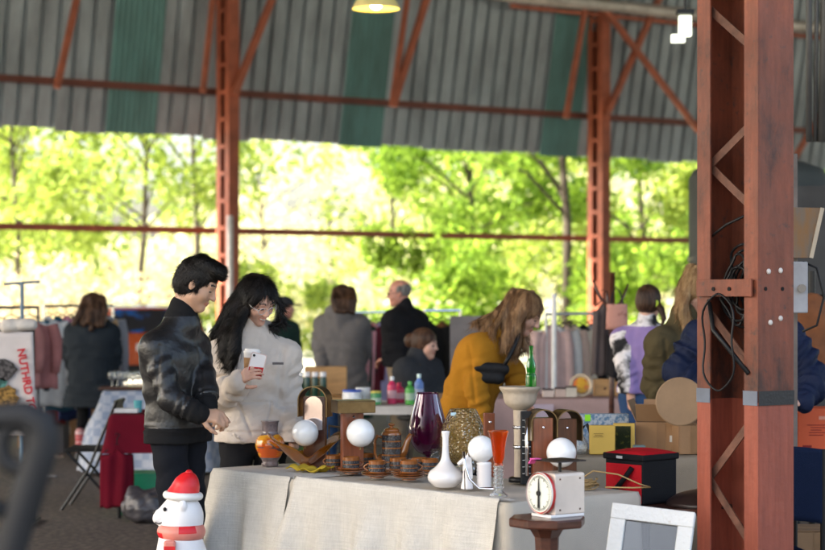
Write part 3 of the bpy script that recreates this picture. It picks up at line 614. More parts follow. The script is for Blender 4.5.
# white downpipe at the base of the far left column
o = at(230, 262, 34.0); g = MB(); g.tube([(0, 0, 0), (0, 0, 3.0)], .055, 12); tag(g.build('downpipe', mat('white_pvc', (.7, .7, .68), .5), None, (o.x, 34.0, 0), smooth=True), 'white plastic downpipe fixed beside the far left column', 'pipe')
# pendant lamp (lit)
p = at(376, 9, 16.6); root = thing('pendant_lamp', 'lit pendant lamp with wide pale shade at the top edge', 'lamp', p)
m = MB(); m.lathe([(.205, 0), (.20, .012), (.17, .07), (.10, .13), (.05, .17), (.045, .26), (0.01, .28)], 32, cap=False); m.build('lamp_shade', mat('cream_enamel', (.80, .68, .30), .35), root, smooth=True, solid=.004)
m = MB(); m.ball((0, 0, .05), .055, 20, 12); o = m.build('bulb', mat('warm_bulb', (1, .76, .25), .5, emis=14), root, smooth=True)
m = MB(); m.tube([(0, 0, .28), (0, 0, 5.2)], .006, 6); m.build('cord', BLACK, root)
# small hanging glass fixture
p = at(685, 26, 14); root = thing('hanging_jar_light', 'small bright glass fixture hanging beside the near steel column', 'light', p)
m = MB(); m.box((0, 0, 0), (.09, .07, .15)); m.box((-.05, 0, -.09), (.10, .06, .06)); m.build('glass_pane', mat('bright_glass', (.85, .9, .75), .3, emis=.35), root, bevel=.006)
m = MB(); m.box((0, 0, .1), (.12, .09, .03)); m.tube([(0, 0, .1), (0, 0, 5.4)], .008, 6); m.build('frame', BLACKM, root)
# round dark tank behind the near column
p = gz(758, 17.0); TANK = mat('weathered_tank', (.04, .046, .044), .7, var=.3, scale=2, bump=.2)
root = thing('water_tank', 'tall dark round tank behind the near steel column', 'tank', p)
m = MB(); m.lathe([(.60, 0), (.60, 2.62), (.56, 2.70), (.40, 2.76), (.0, 2.78)], 48); m.build('shell', TANK, root, smooth=True)
m = MB(); m.lathe([(.605, 1.9), (.612, 1.9), (.612, 1.94), (.605, 1.94)], 48, cap=False); m.build('hoop', BLACKM, root)
# masonry wall to the right behind the tank
g = MB(); g.box((0, 0, 1.25), (2.6, .2, 2.5)); p = gz(905, 16.0); tag(g.build('block_wall', mat('grey_blockwork', (.05, .05, .052), .9, var=.35, scale=2, bump=.3, bscale=15), None, (p.x, p.y, 0), 0), 'dark grey block wall right of the near steel column', 'wall')
def thin(name, c, body=.25, rough=.03, bump=0, bs=80, fr=.25):
    m = bpy.data.materials.new(name); m.use_nodes = True; n = m.node_tree.nodes; l = m.node_tree.links; n.clear(); o = n.new('ShaderNodeOutputMaterial')
    t = n.new('ShaderNodeBsdfTransparent'); t.inputs[0].default_value = (*c, 1); d = n.new('ShaderNodeBsdfTranslucent'); d.inputs[0].default_value = (*c, 1); g_ = n.new('ShaderNodeBsdfGlossy'); g_.inputs['Roughness'].default_value = rough
    a = n.new('ShaderNodeMixShader'); a.inputs[0].default_value = body; b = n.new('ShaderNodeMixShader'); lw = n.new('ShaderNodeLayerWeight'); lw.inputs['Blend'].default_value = fr
    l.new(t.outputs[0], a.inputs[1]); l.new(d.outputs[0], a.inputs[2]); l.new(lw.outputs['Facing'], b.inputs[0]); l.new(a.outputs[0], b.inputs[1]); l.new(g_.outputs[0], b.inputs[2]); l.new(b.outputs[0], o.inputs[0])
    if bump:
        v = n.new('ShaderNodeTexVoronoi'); v.inputs['Scale'].default_value = bs; tc = n.new('ShaderNodeTexCoord'); l.new(tc.outputs['Object'], v.inputs['Vector']); bp = n.new('ShaderNodeBump'); bp.inputs['Strength'].default_value = bump; bp.inputs['Distance'].default_value = .01
        l.new(v.outputs['Distance'], bp.inputs['Height']); [l.new(bp.outputs[0], x.inputs['Normal']) for x in (g_, lw, d)]
    return m
# ================================================================== MAIN TABLE
TA, TB, TC, TD = Vector((-.99, 9.63, 0)), Vector((.40, 8.10, 0)), Vector((1.0, 8.55, 0)), Vector((-.39, 10.08, 0))
def fabric(name, c, **k): 
    kw = dict(rough=.9, var=.09, scale=4, bump=.35, bscale=350, sheen=0, spec=.12); kw.update(k); return mat(name, c, **kw)
LINEN = fabric('pale_linen', (.57, .545, .50))
n_, l_, b_ = nodes(LINEN); tc_ = n_.new('ShaderNodeTexCoord'); prev = b_.inputs['Normal'].links[0].from_socket; cs_ = b_.inputs['Base Color'].links[0].from_socket
for rot_, sc_x in ((0, 160), (1, 160)):
    mp_ = n_.new('ShaderNodeMapping'); mp_.inputs['Scale'].default_value = (sc_x if rot_ == 0 else 6, sc_x if rot_ == 0 else 6, 6 if rot_ == 0 else 200); l_.new(tc_.outputs['Object'], mp_.inputs[0])
    nz_ = n_.new('ShaderNodeTexNoise'); nz_.inputs['Scale'].default_value = 1; nz_.inputs['Detail'].default_value = 3; l_.new(mp_.outputs[0], nz_.inputs[0])
    bp = n_.new('ShaderNodeBump'); bp.inputs['Strength'].default_value = .5; bp.inputs['Distance'].default_value = .004; l_.new(nz_.outputs[0], bp.inputs['Height']); l_.new(prev, bp.inputs['Normal']); prev = bp.outputs[0]
    mr_ = n_.new('ShaderNodeMapRange'); mr_.inputs[3].default_value = .84; mr_.inputs[4].default_value = 1.12; l_.new(nz_.outputs[0], mr_.inputs[0]); vm_ = n_.new('ShaderNodeVectorMath'); vm_.operation = 'SCALE'; l_.new(cs_, vm_.inputs[0]); l_.new(mr_.outputs[0], vm_.inputs['Scale']); cs_ = vm_.outputs[0]
nz_ = n_.new('ShaderNodeTexNoise'); nz_.inputs['Scale'].default_value = 5; nz_.inputs['Detail'].default_value = 5; l_.new(tc_.outputs['Object'], nz_.inputs[0]); bp = n_.new('ShaderNodeBump'); bp.inputs['Strength'].default_value = .5; bp.inputs['Distance'].default_value = .03; l_.new(nz_.outputs[0], bp.inputs['Height']); l_.new(prev, bp.inputs['Normal']); prev = bp.outputs[0]
l_.new(prev, b_.inputs['Normal']); l_.new(cs_, b_.inputs['Base Color']); LINEN2 = fabric('beige_shaded_linen', (.47, .425, .36))
def drape(name, label, quad, zt, hem, m, seed=1, amp=.014, flare=.04, nf=9, skip=(), cat='tablecloth', group=None, corner=.09, off=.006):
    q = [Vector(p) for p in quad]; c = sum(q, Vector()) / 4; c.z = 0; rs = random.Random(seed)
    ph = [rs.uniform(0, 6.28) for _ in range(8)]; fr = [rs.uniform(.55, 1.5) * nf for _ in range(8)]
    per = []; 
    for i in range(4):
        a, b = q[i], q[(i + 1) % 4]; p = q[i - 1]; L = (b - a).length; d = (b - a) / L; nn = Vector((d.y, -d.x, 0)); nn = nn if nn.dot(a - c) > 0 else -nn
        dp = (a - p).normalized(); np_ = Vector((dp.y, -dp.x, 0)); np_ = np_ if np_.dot(a - c) > 0 else -np_
        rr = .03; cc = a - nn * rr - np_ * rr
        for j in range(9): t = j / 8; v = (np_ * (1 - t) + nn * t).normalized(); per.append((cc + v * rr, v, 1 - abs(2 * t - 1) * .35, i, 0))
        k = max(8, int(L * 60))
        for j in range(1, k): s = .03 + (L - .06) * j / k; e = min(s, L - s); per.append((a + d * s - nn * 0, nn, .65 * math.exp(-(e / .09) ** 2), i, s))
    n = len(per); rows = [('top', .0), ('top', .5), ('top', .85), ('top', .985)] + [('d', x) for x in (0, .006, .02, .05, .09, .14, .2, .27, .34, .42, .5, .58, .66, .72) if x <= zt - hem] + [('d', zt - hem)]
    vs = []; acc = 0; prev = per[0][0]
    cum = []
    for p in per: acc += (p[0] - prev).length; prev = p[0]; cum.append(acc)
    for kd, x in rows:
        for i, (p, v, cr, side, s) in enumerate(per):
            if kd == 'top': o = c + (p - c) * x; vs.append((o.x - c.x, o.y - c.y, zt + off + .0012 * math.sin(o.x * 17 + o.y * 9)))
            else:
                u = cum[i]; f = sum(math.sin(u * fr[k] + ph[k] + .6 * x * (k - 3)) / (1 + .3 * k) for k in range(8)) / 2.2
                g = min(1, x / .3) ** 1.2; o = p + v * (off + .010 * min(1, x / .02) + flare * x * .5 + amp * g * (max(f, -1) + 1) * (1 + x) + corner * cr * min(1, x / .35) * (.4 + x))
                if any(side == a for a in skip): o = p + v * (off + .004) if x < .02 else p + v * (off + .004)
                zz_ = zt + off - x + (.004 if x == 0 else 0)
                if any(side == a for a in skip): zz_ = zt + off - min(x, .012)
                vs.append((o.x - c.x, o.y - c.y, zz_ - (.0 if kd == 'top' else .004)))
    fs = [(r * n + i, r * n + (i + 1) % n, (r + 1) * n + (i + 1) % n, (r + 1) * n + i) for r in range(len(rows) - 1) for i in range(n) if not (rows[r][0] == 'd' and (per[i][3] in skip or per[(i + 1) % n][3] in skip) and rows[r][1] >= 0)]
    m_ = MB(); m_.add(vs, fs); o = m_.build(name, m, None, (c.x, c.y, 0), smooth=True); return tag(o, label, cat, group)
def table(name, label, quad, zt, legr=.016, m=None, leg_in=.06, th=.03, legm=None, cat='table', group=None):
    q = [Vector(p) for p in quad]; c = sum(q, Vector()) / 4; c.z = 0; root = thing(name, label, cat, c, 0, group)
    g = MB(); k = [(p - c) * .965 for p in q]; g.add([(p.x, p.y, z) for z in (zt - th, zt) for p in k], [(3, 2, 1, 0), (4, 5, 6, 7)] + [(i, (i + 1) % 4, 4 + (i + 1) % 4, 4 + i) for i in range(4)])
    g.build('table_top', m or DARKWOOD, root)
    for p in k:
        g = MB(); e = p * (1 - leg_in / p.length * 1.4); g.tube([(e.x, e.y, 0), (e.x, e.y, zt - th)], legr, 8); g.build('leg', legm or BLACKM, root)
    return root
table('trestle_table', 'long table under the pale linen cloths holding the pottery', (TA, TB, TC, TD), .735)
drape('tablecloth', 'beige cloth covering the long table and hanging at its right end', (TA, TB, TC, TD), .737, .05, LINEN2, 3, amp=.007, off=.003, corner=.0, flare=.0)  # beige cloth, toned down so the shaded right end sits in its colour
lp_ = lambda t: TA + (TB - TA) * t; rp2 = lambda t: TD + (TC - TD) * t
drape('tablecloth', 'pale linen cloth over the left third of the long table, under the orange vase', (lp_(0), lp_(.325), rp2(.325), rp2(0)), .742, .03, LINEN, 5, amp=.026, flare=.07, nf=20, skip=(1,), off=.006, corner=.10)
drape('tablecloth', 'pale linen cloth over the middle and right of the long table, under the brown cups', (lp_(.318), lp_(1), lp_(1) + (TC - TB) * .03, rp2(.318) * .03 + lp_(.318) * .97), .746, .03, LINEN, 9, amp=.024, flare=.07, nf=19, skip=(1, 2), off=.008, corner=.07)
ZT = .752
def tt(px, py): return onz(px, py, ZT)
# vases, bowls
def lathe_thing(name, label, cat, loc, prof, m, seg=40, solid=0, group=None, cap=True, fn=None, rz=0, sx=1, sy=1):
    g = MB()
    if fn:
        mis = []; g.lathe(prof, seg, sx, sy, cap); g.m = [fn(min(i // seg, len(prof) - 2)) for i in range(len(g.f))]
    else: g.lathe(prof, seg, sx, sy, cap)
    return tag(g.build(name, m, None, loc, rz, auto=50, solid=solid), label, cat, group)
def smoothp(pts, n=5):
    out = []; P = [pts[0]] + list(pts) + [pts[-1]]
    for i in range(1, len(P) - 2):
        for j in range(n):
            t = j / n; out.append(tuple(.5 * ((2 * P[i][k]) + (-P[i - 1][k] + P[i + 1][k]) * t + (2 * P[i - 1][k] - 5 * P[i][k] + 4 * P[i + 1][k] - P[i + 2][k]) * t * t + (-P[i - 1][k] + 3 * P[i][k] - 3 * P[i + 1][k] + P[i + 2][k]) * t ** 3) for k in (0, 1)))
    return out + [pts[-1]]
ORG = mat('orange_lava_glaze', (.62, .10, .012), .12, col2=(.75, .36, .03), thr=.52, scale=7, stretch=(1, 1, 2.2), coat=.6)
n_, l_, b_ = nodes(ORG); nz_ = n_.new('ShaderNodeTexNoise'); nz_.inputs['Scale'].default_value = 9; nz_.inputs['Distortion'].default_value = 1.5
mp_ = n_.new('ShaderNodeMapping'); mp_.inputs['Scale'].default_value = (1, 1, 2.6); mp_.inputs['Location'].default_value = (3, 1, 0); tc_ = n_.new('ShaderNodeTexCoord'); l_.new(tc_.outputs['Object'], mp_.inputs[0]); l_.new(mp_.outputs[0], nz_.inputs[0])
rp_ = n_.new('ShaderNodeValToRGB'); rp_.color_ramp.elements[0].position = .55; rp_.color_ramp.elements[1].position = .6; mx_ = n_.new('ShaderNodeMix'); mx_.data_type = 'RGBA'; mx_.inputs['B'].default_value = (.13, .09, .085, 1)
l_.new(nz_.outputs[0], rp_.inputs[0]); l_.new(rp_.outputs[0], mx_.inputs['Factor']); l_.new(b_.inputs['Base Color'].links[0].from_socket, mx_.inputs['A']); l_.new(mx_.outputs['Result'], b_.inputs['Base Color'])
GREYG = mat('grey_brown_glaze', (.17, .13, .13), .14, var=.5, scale=20, coat=.6)
pr = smoothp([(.040, 0), (.044, .012), (.040, .025), (.056, .05), (.070, .085), (.073, .11), (.064, .14), (.042, .163), (.040, .185), (.042, .212), (.046, .225), (.036, .227)])
zf = lambda pr_, lo, hi: (lambda i: 0 if lo < pr_[i][1] < hi else 1)
lathe_thing('vase', 'round orange and grey glazed pottery vase at the left end of the table', 'vase', tt(270, 466), pr, [ORG, GREYG], fn=zf(pr, .04, .158))
# amber glass dish with drawn-out ends
AMB = thin('amber_glass', (.96, .62, .20), .40, fr=.35)
def dish(u, v):
    a = 2 * math.pi * u; sp = abs(math.cos(a)) ** 3; r = (.02 + .09 * v) * (1 + 1.0 * sp * v * v); z = .02 + .05 * v ** 1.5 + .10 * sp * v ** 3 + .012 * v * math.sin(a * 5); return (r * math.cos(a) * .86, r * math.sin(a) * .6, z)
m = MB(); m.grid(dish, 64, 14, closed=True); m.lathe([(.035, 0), (.03, .01), (.018, .022)], 24)
tag(m.build('glass_dish', AMB, None, tt(305, 468), .3, smooth=True, solid=.003), 'amber glass dish with two long upswept ends beside the orange vase', 'dish')
GRN = thin('green_glass', (.5, .75, .4), .4)
m = MB(); m.grid(lambda u, v: ((.03 + .06 * v) * math.cos(6.2832 * u), (.03 + .06 * v) * math.sin(6.2832 * u), .005 + .05 * v * v + .012 * v * math.sin(5 * 6.2832 * u)), 60, 8, closed=True)
tag(m.build('glass_bowl', GRN, None, tt(304, 463.5) + Vector((0, 0, .02)), 0, smooth=True, solid=.005), 'green ruffled glass bowl behind the amber dish', 'bowl')
YC = fabric('mustard_cloth', (.52, .36, .04))
m = MB(); m.grid(lambda u, v: ((u - .5) * .2 + .01 * math.sin(9 * v), (v - .5) * .11 + .012 * math.sin(8 * u), .014 + .012 * math.sin(7 * u + 3 * v) * math.sin(5 * v) + .008 * math.sin(15 * u)), 30, 16)
tag(m.build('napkin', YC, None, tt(309, 471.5), -.5, smooth=True, solid=.004), 'crumpled mustard yellow napkin in front of the amber dish', 'napkin')
# wall lamps
MIRR = mat('pinkish_mirror', (.62, .52, .48), .08, metal=.85, var=.15, scale=5)
def hood_arch(g, w_, dep, z, th=.006, n=20, a0=0.0):
    r = w_ / 2; outer = [(r * math.cos(math.pi * i / n), z + r * .95 * math.sin(math.pi * i / n)) for i in range(n + 1)]; inner = [((r - th) * math.cos(math.pi * i / n), z + (r - th) * .95 * math.sin(math.pi * i / n)) for i in range(n + 1)][::-1]
    vs = []; 
    for (a, b), (c_, d) in zip(outer, inner[::-1]): vs += [(a, -dep / 2, b), (a, dep / 2, b), (c_, dep / 2, d), (c_, -dep / 2, d)]
    g.add(vs, [(i * 4 + j, i * 4 + (j + 1) % 4, (i + 1) * 4 + (j + 1) % 4, (i + 1) * 4 + j) for i in range(n) for j in range(4)] + [(0, 1, 2, 3), (n * 4 + 3, n * 4 + 2, n * 4 + 1, n * 4)])
def sconce(label, loc, rz, pw, ph, pd, hood, globe=None, gr=.066, wood=TEAK, mirror=False, rods=()):
    root = thing('wall_lamp', label, 'lamp', loc, rz, 'wood and brass wall lamps standing on the table')
    m = MB(); m.box((0, 0, ph / 2), (pw, pd, ph)); m.build('back_panel', wood, root, bevel=.003)
    if hood == 'arch':
        m = MB(); hood_arch(m, pw * 1.32, .10, ph - .02, .005); m.box((pw * .66 - .003, 0, ph - .06), (.005, .1, .08)); m.box((-pw * .66 + .003, 0, ph - .06), (.005, .1, .08)); m.build('hood', BRASS, root, auto=40)
    elif hood == 'box':
        m = MB(); m.box((.0, -.02, ph + .035), (pw * 1.75, .13, .006)); m.box((0, -.082, ph + .005), (pw * 1.75, .006, .055)); m.box((pw * .87, -.02, ph + .005), (.006, .12, .055)); m.box((-pw * .87, -.02, ph + .005), (.006, .12, .055)); m.build('hood', BRASS, root, bevel=.002)
    if mirror:
        m = MB(); k = 18; r = pw * .40; z = ph - .045; out = [(r * math.cos(math.pi * i / k), z + r * math.sin(math.pi * i / k)) for i in range(k + 1)] + [(-r, z - .12), (r, z - .12)]; m.prism(out, -pd / 2 - .012, -pd / 2 - .001); m.build('mirror', MIRR, root)
    if globe:
        gx, gz_ = globe; m = MB(); m.ball((gx, -pd / 2 - gr - .018, gz_), gr, 40, 24); m.build('globe', WHITE_OPAL, root, smooth=True)
        m = MB(); m.tube([(gx, -pd / 2, gz_), (gx, -pd / 2 - .03, gz_)], .025, 16); m.tube([(gx, -pd / 2 - gr - .018, gz_ - gr - .012), (gx, -pd / 2 - gr - .018, gz_ - gr + .004)], .006, 8); m.build('fitting', BRASS, root)
    m = MB(); m.ball((0, -pd / 2 - .003, ph * .86), .007, 10, 6); m.build('screw', CHROME, root)
    return root
sconce('arched brass wall lamp with mirror and white globe, leftmost on the table', tt(315, 467), -.25, .115, .35, .03, 'arch', (-.02, .175), mirror=True, wood=DARKWOOD)
sconce('wall lamp with teak panel, boxy brass hood and white globe behind the brown cups', tt(352, 472), .32, .105, .31, .045, 'box', (.01, .195), .068)
sconce('wall lamp with teak panel and thin brass arch right of the pale urn', tt(541, 484.3), .28, .095, .30, .06, 'arch', (.055, .150), .067)
sconce('wall lamp with dark bronze arched hood, rearmost on the right', tt(565, 482.6), .4, .10, .29, .04, 'arch', None, wood=mat('brown_wood', (.12, .045, .02), .4, var=.3, stretch=(9, 9, 1)))
sconce('narrow teak wall lamp panel left of the pale urn', tt(489, 477), .2, .05, .30, .03, None, None)
m = MB(); p0 = tt(329, 466); p1 = tt(347, 469); m.tube([(0, 0, .20), tuple((p1 - p0) + Vector((0, 0, .20)))], .005, 8); m.tube([(0, 0, 0), (0, 0, .20)], .004, 6); m.tube([tuple(p1 - p0), tuple((p1 - p0) + Vector((0, 0, .2)))], .004, 6)
tag(m.build('brass_rod_stand', BRASS, None, p0), 'thin brass rod stand between the two left wall lamps', 'stand')
# brown coffee set
BRG = mat('brown_glaze', (.26, .085, .02), .13, var=.35, scale=18, coat=.7)
PAT = mat('patterned_band', (.055, .06, .07), .2, col2=(.22, .10, .035), thr=.5, scale=70, coat=.4)
n_, l_, b_ = nodes(PAT); ck = n_.new('ShaderNodeTexVoronoi'); ck.inputs['Scale'].default_value = 110; ck.feature = 'F1'; tc_ = n_.new('ShaderNodeTexCoord'); l_.new(tc_.outputs['Object'], ck.inputs['Vector'])
rp_ = n_.new('ShaderNodeValToRGB'); e = rp_.color_ramp.elements; e[0].position = .25; e[0].color = (.075, .08, .09, 1); e[1].position = .6; e[1].color = (.035, .03, .03, 1); l_.new(ck.outputs['Distance'], rp_.inputs[0]); l_.new(rp_.outputs[0], b_.inputs['Base Color'])
def cup_mesh():
    c = MB(); c.mi = 0; pf = [(.027, 0), (.038, .004), (.041, .010)]; c.lathe(pf, 28); 
    for i, (z0, z1) in enumerate(((.010, .013), (.013, .028), (.028, .032), (.032, .047), (.047, .062))):
        c.mi = 1 if i in (1, 3) else 0; c.lathe([(.0415 - (.0008 if i in (1, 3) else 0), z0), (.0415 - (.0008 if i in (1, 3) else 0), z1)], 28, cap=False)
    c.mi = 0; c.lathe([(.0415, .062), (.040, .064), (.037, .062), (.036, .012), (.0, .010)], 28, cap=False); return c
cup0 = thing('coffee_cup', '', 'cup', (0, 0, 0)); saucer0 = None
cm = cup_mesh().build('bowl', [BRG, PAT], cup0, auto=40)
m = MB(); m.tube([(.040 + .022 * math.sin(math.pi * i / 10), 0, .048 - .034 * i / 10) for i in range(11)], .0045, 8); m.build('handle', BRG, cup0, smooth=True)
m = MB(); m.lathe(smoothp([(.034, 0), (.036, .004), (.062, .012), (.074, .018), (.073, .020), (.06, .0155), (.03, .008), (0, .007)], 3), 40); sa0 = tag(m.build('saucer', BRG, None, auto=50), '', 'saucer')
CUPS = [(334, 470, 1, 'on the leftmost saucer', 2.6), (351, 474, 2, 'in front of the teak wall lamp', .4), (377, 478, 2, 'nearest the table edge in the middle', 2.9), (409, 480, 3, 'on the rightmost front saucers', .2), (366, 468.5, 1, 'behind, upper left of the coffee pot', 1.2), (398, 473, 1, 'just right in front of the coffee pot', .5), (419, 473, 1, 'rear right, behind the gourd vase', 2.0), (346, 468, 1, 'behind the leftmost cups beside the amber dish', 1.0), (430, 474, 1, 'far right, under the purple goblet vase', .3), (386, 469.5, 1, 'directly at the foot of the coffee pot', 2.2)]
first = [True, True]
for i, (px, py, ns, where, rz) in enumerate(CUPS):
    p = tt(px, py); base = p.copy()
    for j in range(ns):
        s_ = sa0 if first[0] else copy_tree(sa0); first[0] = False
        s_.location = base + Vector((0, 0, .009 * j + .0005)); lev = ['lowest', 'second', 'third'][j] if ns > 1 else 'single'
        s_['label'] = 'brown glazed saucer, %s under the cup %s' % (lev, where); s_['group'] = 'brown glazed saucers'; s_['category'] = 'saucer'
    c_ = cup0 if first[1] else copy_tree(cup0); first[1] = False
    c_.location = base + Vector((0, 0, .009 * ns)); c_.rotation_euler.z = rz; c_['label'] = 'brown coffee cup with dark patterned bands ' + where; c_['group'] = 'brown patterned coffee cups'; c_['category'] = 'cup'
for i, (px, py) in enumerate(((352, 476), (381, 479.5))):
    pass
root = thing('coffee_pot', 'tall brown glazed coffee pot with dark patterned bands', 'coffee pot', tt(391.5, 471.5), .0)
c = MB(); c.lathe([(.040, 0), (.047, .006), (.0475, .012)], 36)
zs = .012; 
for i in range(5):
    c.mi = 0; c.lathe([(.048, zs), (.048, zs + .007)], 36, cap=False); c.mi = 1; c.lathe([(.047, zs + .007), (.047, zs + .033)], 36, cap=False); zs += .033
c.mi = 0; c.lathe([(.048, zs), (.048, zs + .006), (.044, zs + .014), (.036, zs + .018)], 36); ztop = zs + .018
c.build('body', [BRG, PAT], root, auto=40)
m = MB(); m.lathe(smoothp([(.036, 0), (.037, .006), (.028, .014), (.01, .018), (.009, .024), (.016, .032), (.012, .038), (0, .04)], 3), 30); m.build('lid', BRG, root, (0, 0, ztop), auto=50)
m = MB(); m.tube([(.040, 0, .05), (.062, 0, .10), (.078, 0, .15), (.094, 0, .182)], [.020, .019, .014, .010], 14); m.build('spout', BRG, root, smooth=True)
m = MB(); m.tube([(-.045, 0, .165), (-.068, 0, .172), (-.080, 0, .15), (-.080, 0, .09), (-.072, 0, .065), (-.046, 0, .055)], .0075, 10); m.build('handle', BRG, root, smooth=True)
# purple glass goblet vase
PUR = thin('purple_glass', (.58, .21, .46), .30, fr=.3); 
pr = smoothp([(.05, 0), (.045, .004), (.012, .012), (.009, .05), (.014, .062), (.052, .085), (.082, .13), (.090, .18), (.084, .24), (.066, .31), (.050, .372)])
lathe_thing('goblet_vase', 'large dark purple glass goblet vase on a short stem', 'vase', tt(427.5, 468), pr, PUR, 48, solid=.004, cap=False)
AMB2 = thin('textured_amber_glass', (1.0, .84, .45), .55, rough=.08, bump=1.0, bs=75, fr=.45)
pr = smoothp([(.05, 0), (.048, .006), (.03, .014), (.030, .03), (.07, .05), (.102, .09), (.110, .14), (.100, .20), (.074, .27), (.060, .296)])
o = lathe_thing('glass_jar', 'amber textured glass jar with pale price sticker behind the white gourd vase', 'vase', tt(463, 470), pr, AMB2, 48, solid=.006, cap=False)
m = MB(); m.box((-.048, -.062, .276), (.026, .004, .016)); m.build('price_sticker', mat('pale_blue_paper', (.5, .68, .75), .7), o)
WC = mat('white_porcelain', (.78, .75, .74), .12, var=.03, coat=.6)
pr = smoothp([(.045, 0), (.052, .004), (.074, .025), (.080, .045), (.070, .070), (.040, .095), (.020, .125), (.0145, .17), (.0145, .215), (.018, .243), (.014, .246), (.010, .22)])
lathe_thing('gourd_vase', 'glossy white gourd vase with long thin neck', 'vase', tt(445.5, 487), pr, WC, 48)
# white horse head figurine
s = SDF((-.06, -.06, -.002), (.06, .06, .17), .0022); s.cap((0, 0, .006), (0, 0, .010), .026, .024, .004); s.cap((.0, 0, .01), (-.002, 0, .09), .022, .015, .015); s.cap((-.002, 0, .09), (-.006, 0, .125), .015, .013, .01)
s.cap((-.004, 0, .132), (-.034, -.004, .112), .015, .009, .006); s.cap((.002, .006, .14), (.004, .008, .158), .005, .002, .004); s.cap((.002, -.008, .14), (.003, -.01, .158), .005, .002, .004); s.cap((.012, 0, .13), (.018, 0, .05), .009, .008, .008); s.cut((0, 0, .0), (0, 0, -1))
P, Q = s.mesh(); tag(np_obj('horse_figurine', P, Q, WC, None, None, tt(467, 489)), 'small white porcelain horse figurine beside the gourd vase', 'figurine')
m = MB(); m.tube([(-.075, 0, .17), (-.07, -.01, .11), (-.05, -.02, .05), (-.01, -.03, .012), (.05, -.03, .008), (.075, -.03, .010)], [.006, .006, .005, .005, .012, .012], 10)
m.tube([(-.075, 0, .17), (-.07, .0, .0)], .003, 6)
tag(m.build('ladle', CHROME, None, tt(481, 490.5), 0, smooth=True), 'curved chrome ladle leaning beside the white figurine', 'ladle')
root = thing('table_lamp', 'white lamp with globe on a ribbed white base behind the orange bud vase', 'lamp', tt(484, 488.5))
m = MB(); m.lathe([(.034 - .0018 * (i % 2) + .0008 * (12 - i) * 0, .006 + i * .0075) for i in range(15)] + [(.028, .118)], 36); m.build('base', WC, root, auto=60)
m = MB(); m.ball((-.012, 0, .118 + .056), .060, 36, 22); m.build('globe', WHITE_OPAL, root, smooth=True)
# orange and clear bud vase
ORV = thin('orange_glass', (.98, .42, .10), .5); CLR = mat('clear_glass', (.93, .95, .95), .03, var=.01, trans=.92, ior=1.4)
pr = [(.036, 0), (.036, .006), (.016, .022)]
for i in range(6): pr += [(.015, .030 + i * .018), (.021, .038 + i * .018)]
k0 = len(pr); pr += [(.016, .140), (.022, .165), (.026, .20), (.031, .235), (.040, .268), (.044, .278)]; pr = smoothp(pr, 3)
lathe_thing('bud_vase', 'tall ribbed glass vase, orange above and clear below', 'vase', tt(498.5, 496.5), pr, [CLR, ORV], 40, solid=.004, cap=False, fn=lambda i, P=pr: 1 if P[i][1] > .13 else 0)
THINC = thin('cut_clear_glass', (.93, .95, .95), .08, rough=.04, bump=1.0, bs=60, fr=.55)
for (px_, py_, r_, h_, lb_) in ((412, 474, .030, .07, 'small cut-glass tumbler between the cups and the purple goblet'), (440, 473, .042, .055, 'small cut-glass bowl between the purple goblet and the amber jar'), (436, 469, .028, .10, 'cut-glass tumbler behind the purple goblet stem'), (455, 476, .034, .045, 'low cut-glass dish behind the gourd vase'), (470, 473, .03, .08, 'cut-glass tumbler at the foot of the amber jar')):
    lathe_thing('cut_glass', lb_, 'glass', tt(px_, py_), smoothp([(r_ * .6, 0), (r_ * .7, .004), (r_ * .9, h_ * .4), (r_ * .95, h_ * .8), (r_, h_)], 4), THINC, 24, solid=.003, cap=False, group='cut-glass pieces')
# pale urn pedestal
URN = mat('pale_stone', (.42, .35, .27), .6, var=.2, scale=10, bump=.2); 
root = thing('urn_stand', 'pale pedestal urn with wide shallow bowl standing behind the lamps', 'urn', tt(520, 482))
pr = smoothp([(.045, 0), (.045, .02), (.027, .03), (.030, .3), (.034, .33), (.055, .345), (.070, .362), (.076, .385), (.080, .405), (.094, .425), (.094, .435)], 3); m = MB(); m.lathe(pr, 40); m.lathe([(.083, .434), (.06, .415), (0, .41)], 40, cap=False); m.build('urn', URN, root, auto=50)
for z in (.012, .16, .25): m = MB(); m.lathe([(.032, z - .008), (.034, z), (.032, z + .008)] if z > .05 else [(.052, 0), (.052, .018), (.04, .024)], 32); m.build('band', BLACKM if z < .05 else CHROME, root, smooth=True)
root = thing('barometer', 'black barometer strip with silver tube right of the pale urn', 'barometer', tt(526, 484.5), .15)
m = MB(); m.box((0, 0, .165), (.048, .022, .33)); m.build('back_board', BLACK, root, bevel=.004)
m = MB(); m.tube([(0, -.018, .04), (0, -.018, .30)], .009, 12); m.build('tube', CHROME, root, smooth=True)
m = MB(); [m.box((.0, -.0135, .05 + i * .03), (.038, .002, .002)) for i in range(9)]; m.build('scale_mark', mat('white_print', (.7, .7, .68), .6), root)
# raffia and cable
m = MB(); rr = random.Random(4)
for i in range(12): a = rr.uniform(0, 3); m.tube([(-.12 + .06 * math.cos(a + t * .5) * (1 + i * .06), .05 * math.sin(a + t * .5) * (1 + i * .05), .006 + .006 * (i % 5) + .01 * math.sin(t + i)) for t in range(13)], .0028, 5)
m.tube([(-.12, -.03, .03), (-.05, -.02, .075), (.06, -.03, .06), (.15, -.05, .02), (.20, -.05, .006), (.12, -.06, .004), (.0, -.05, .006)], .0035, 7)
tag(m.build('cable', mat('tan_cable', (.34, .22, .09), .5), None, tt(604, 487.5), 0, smooth=True), 'tangle of tan cable on the table right of the kitchen scale', 'cable')
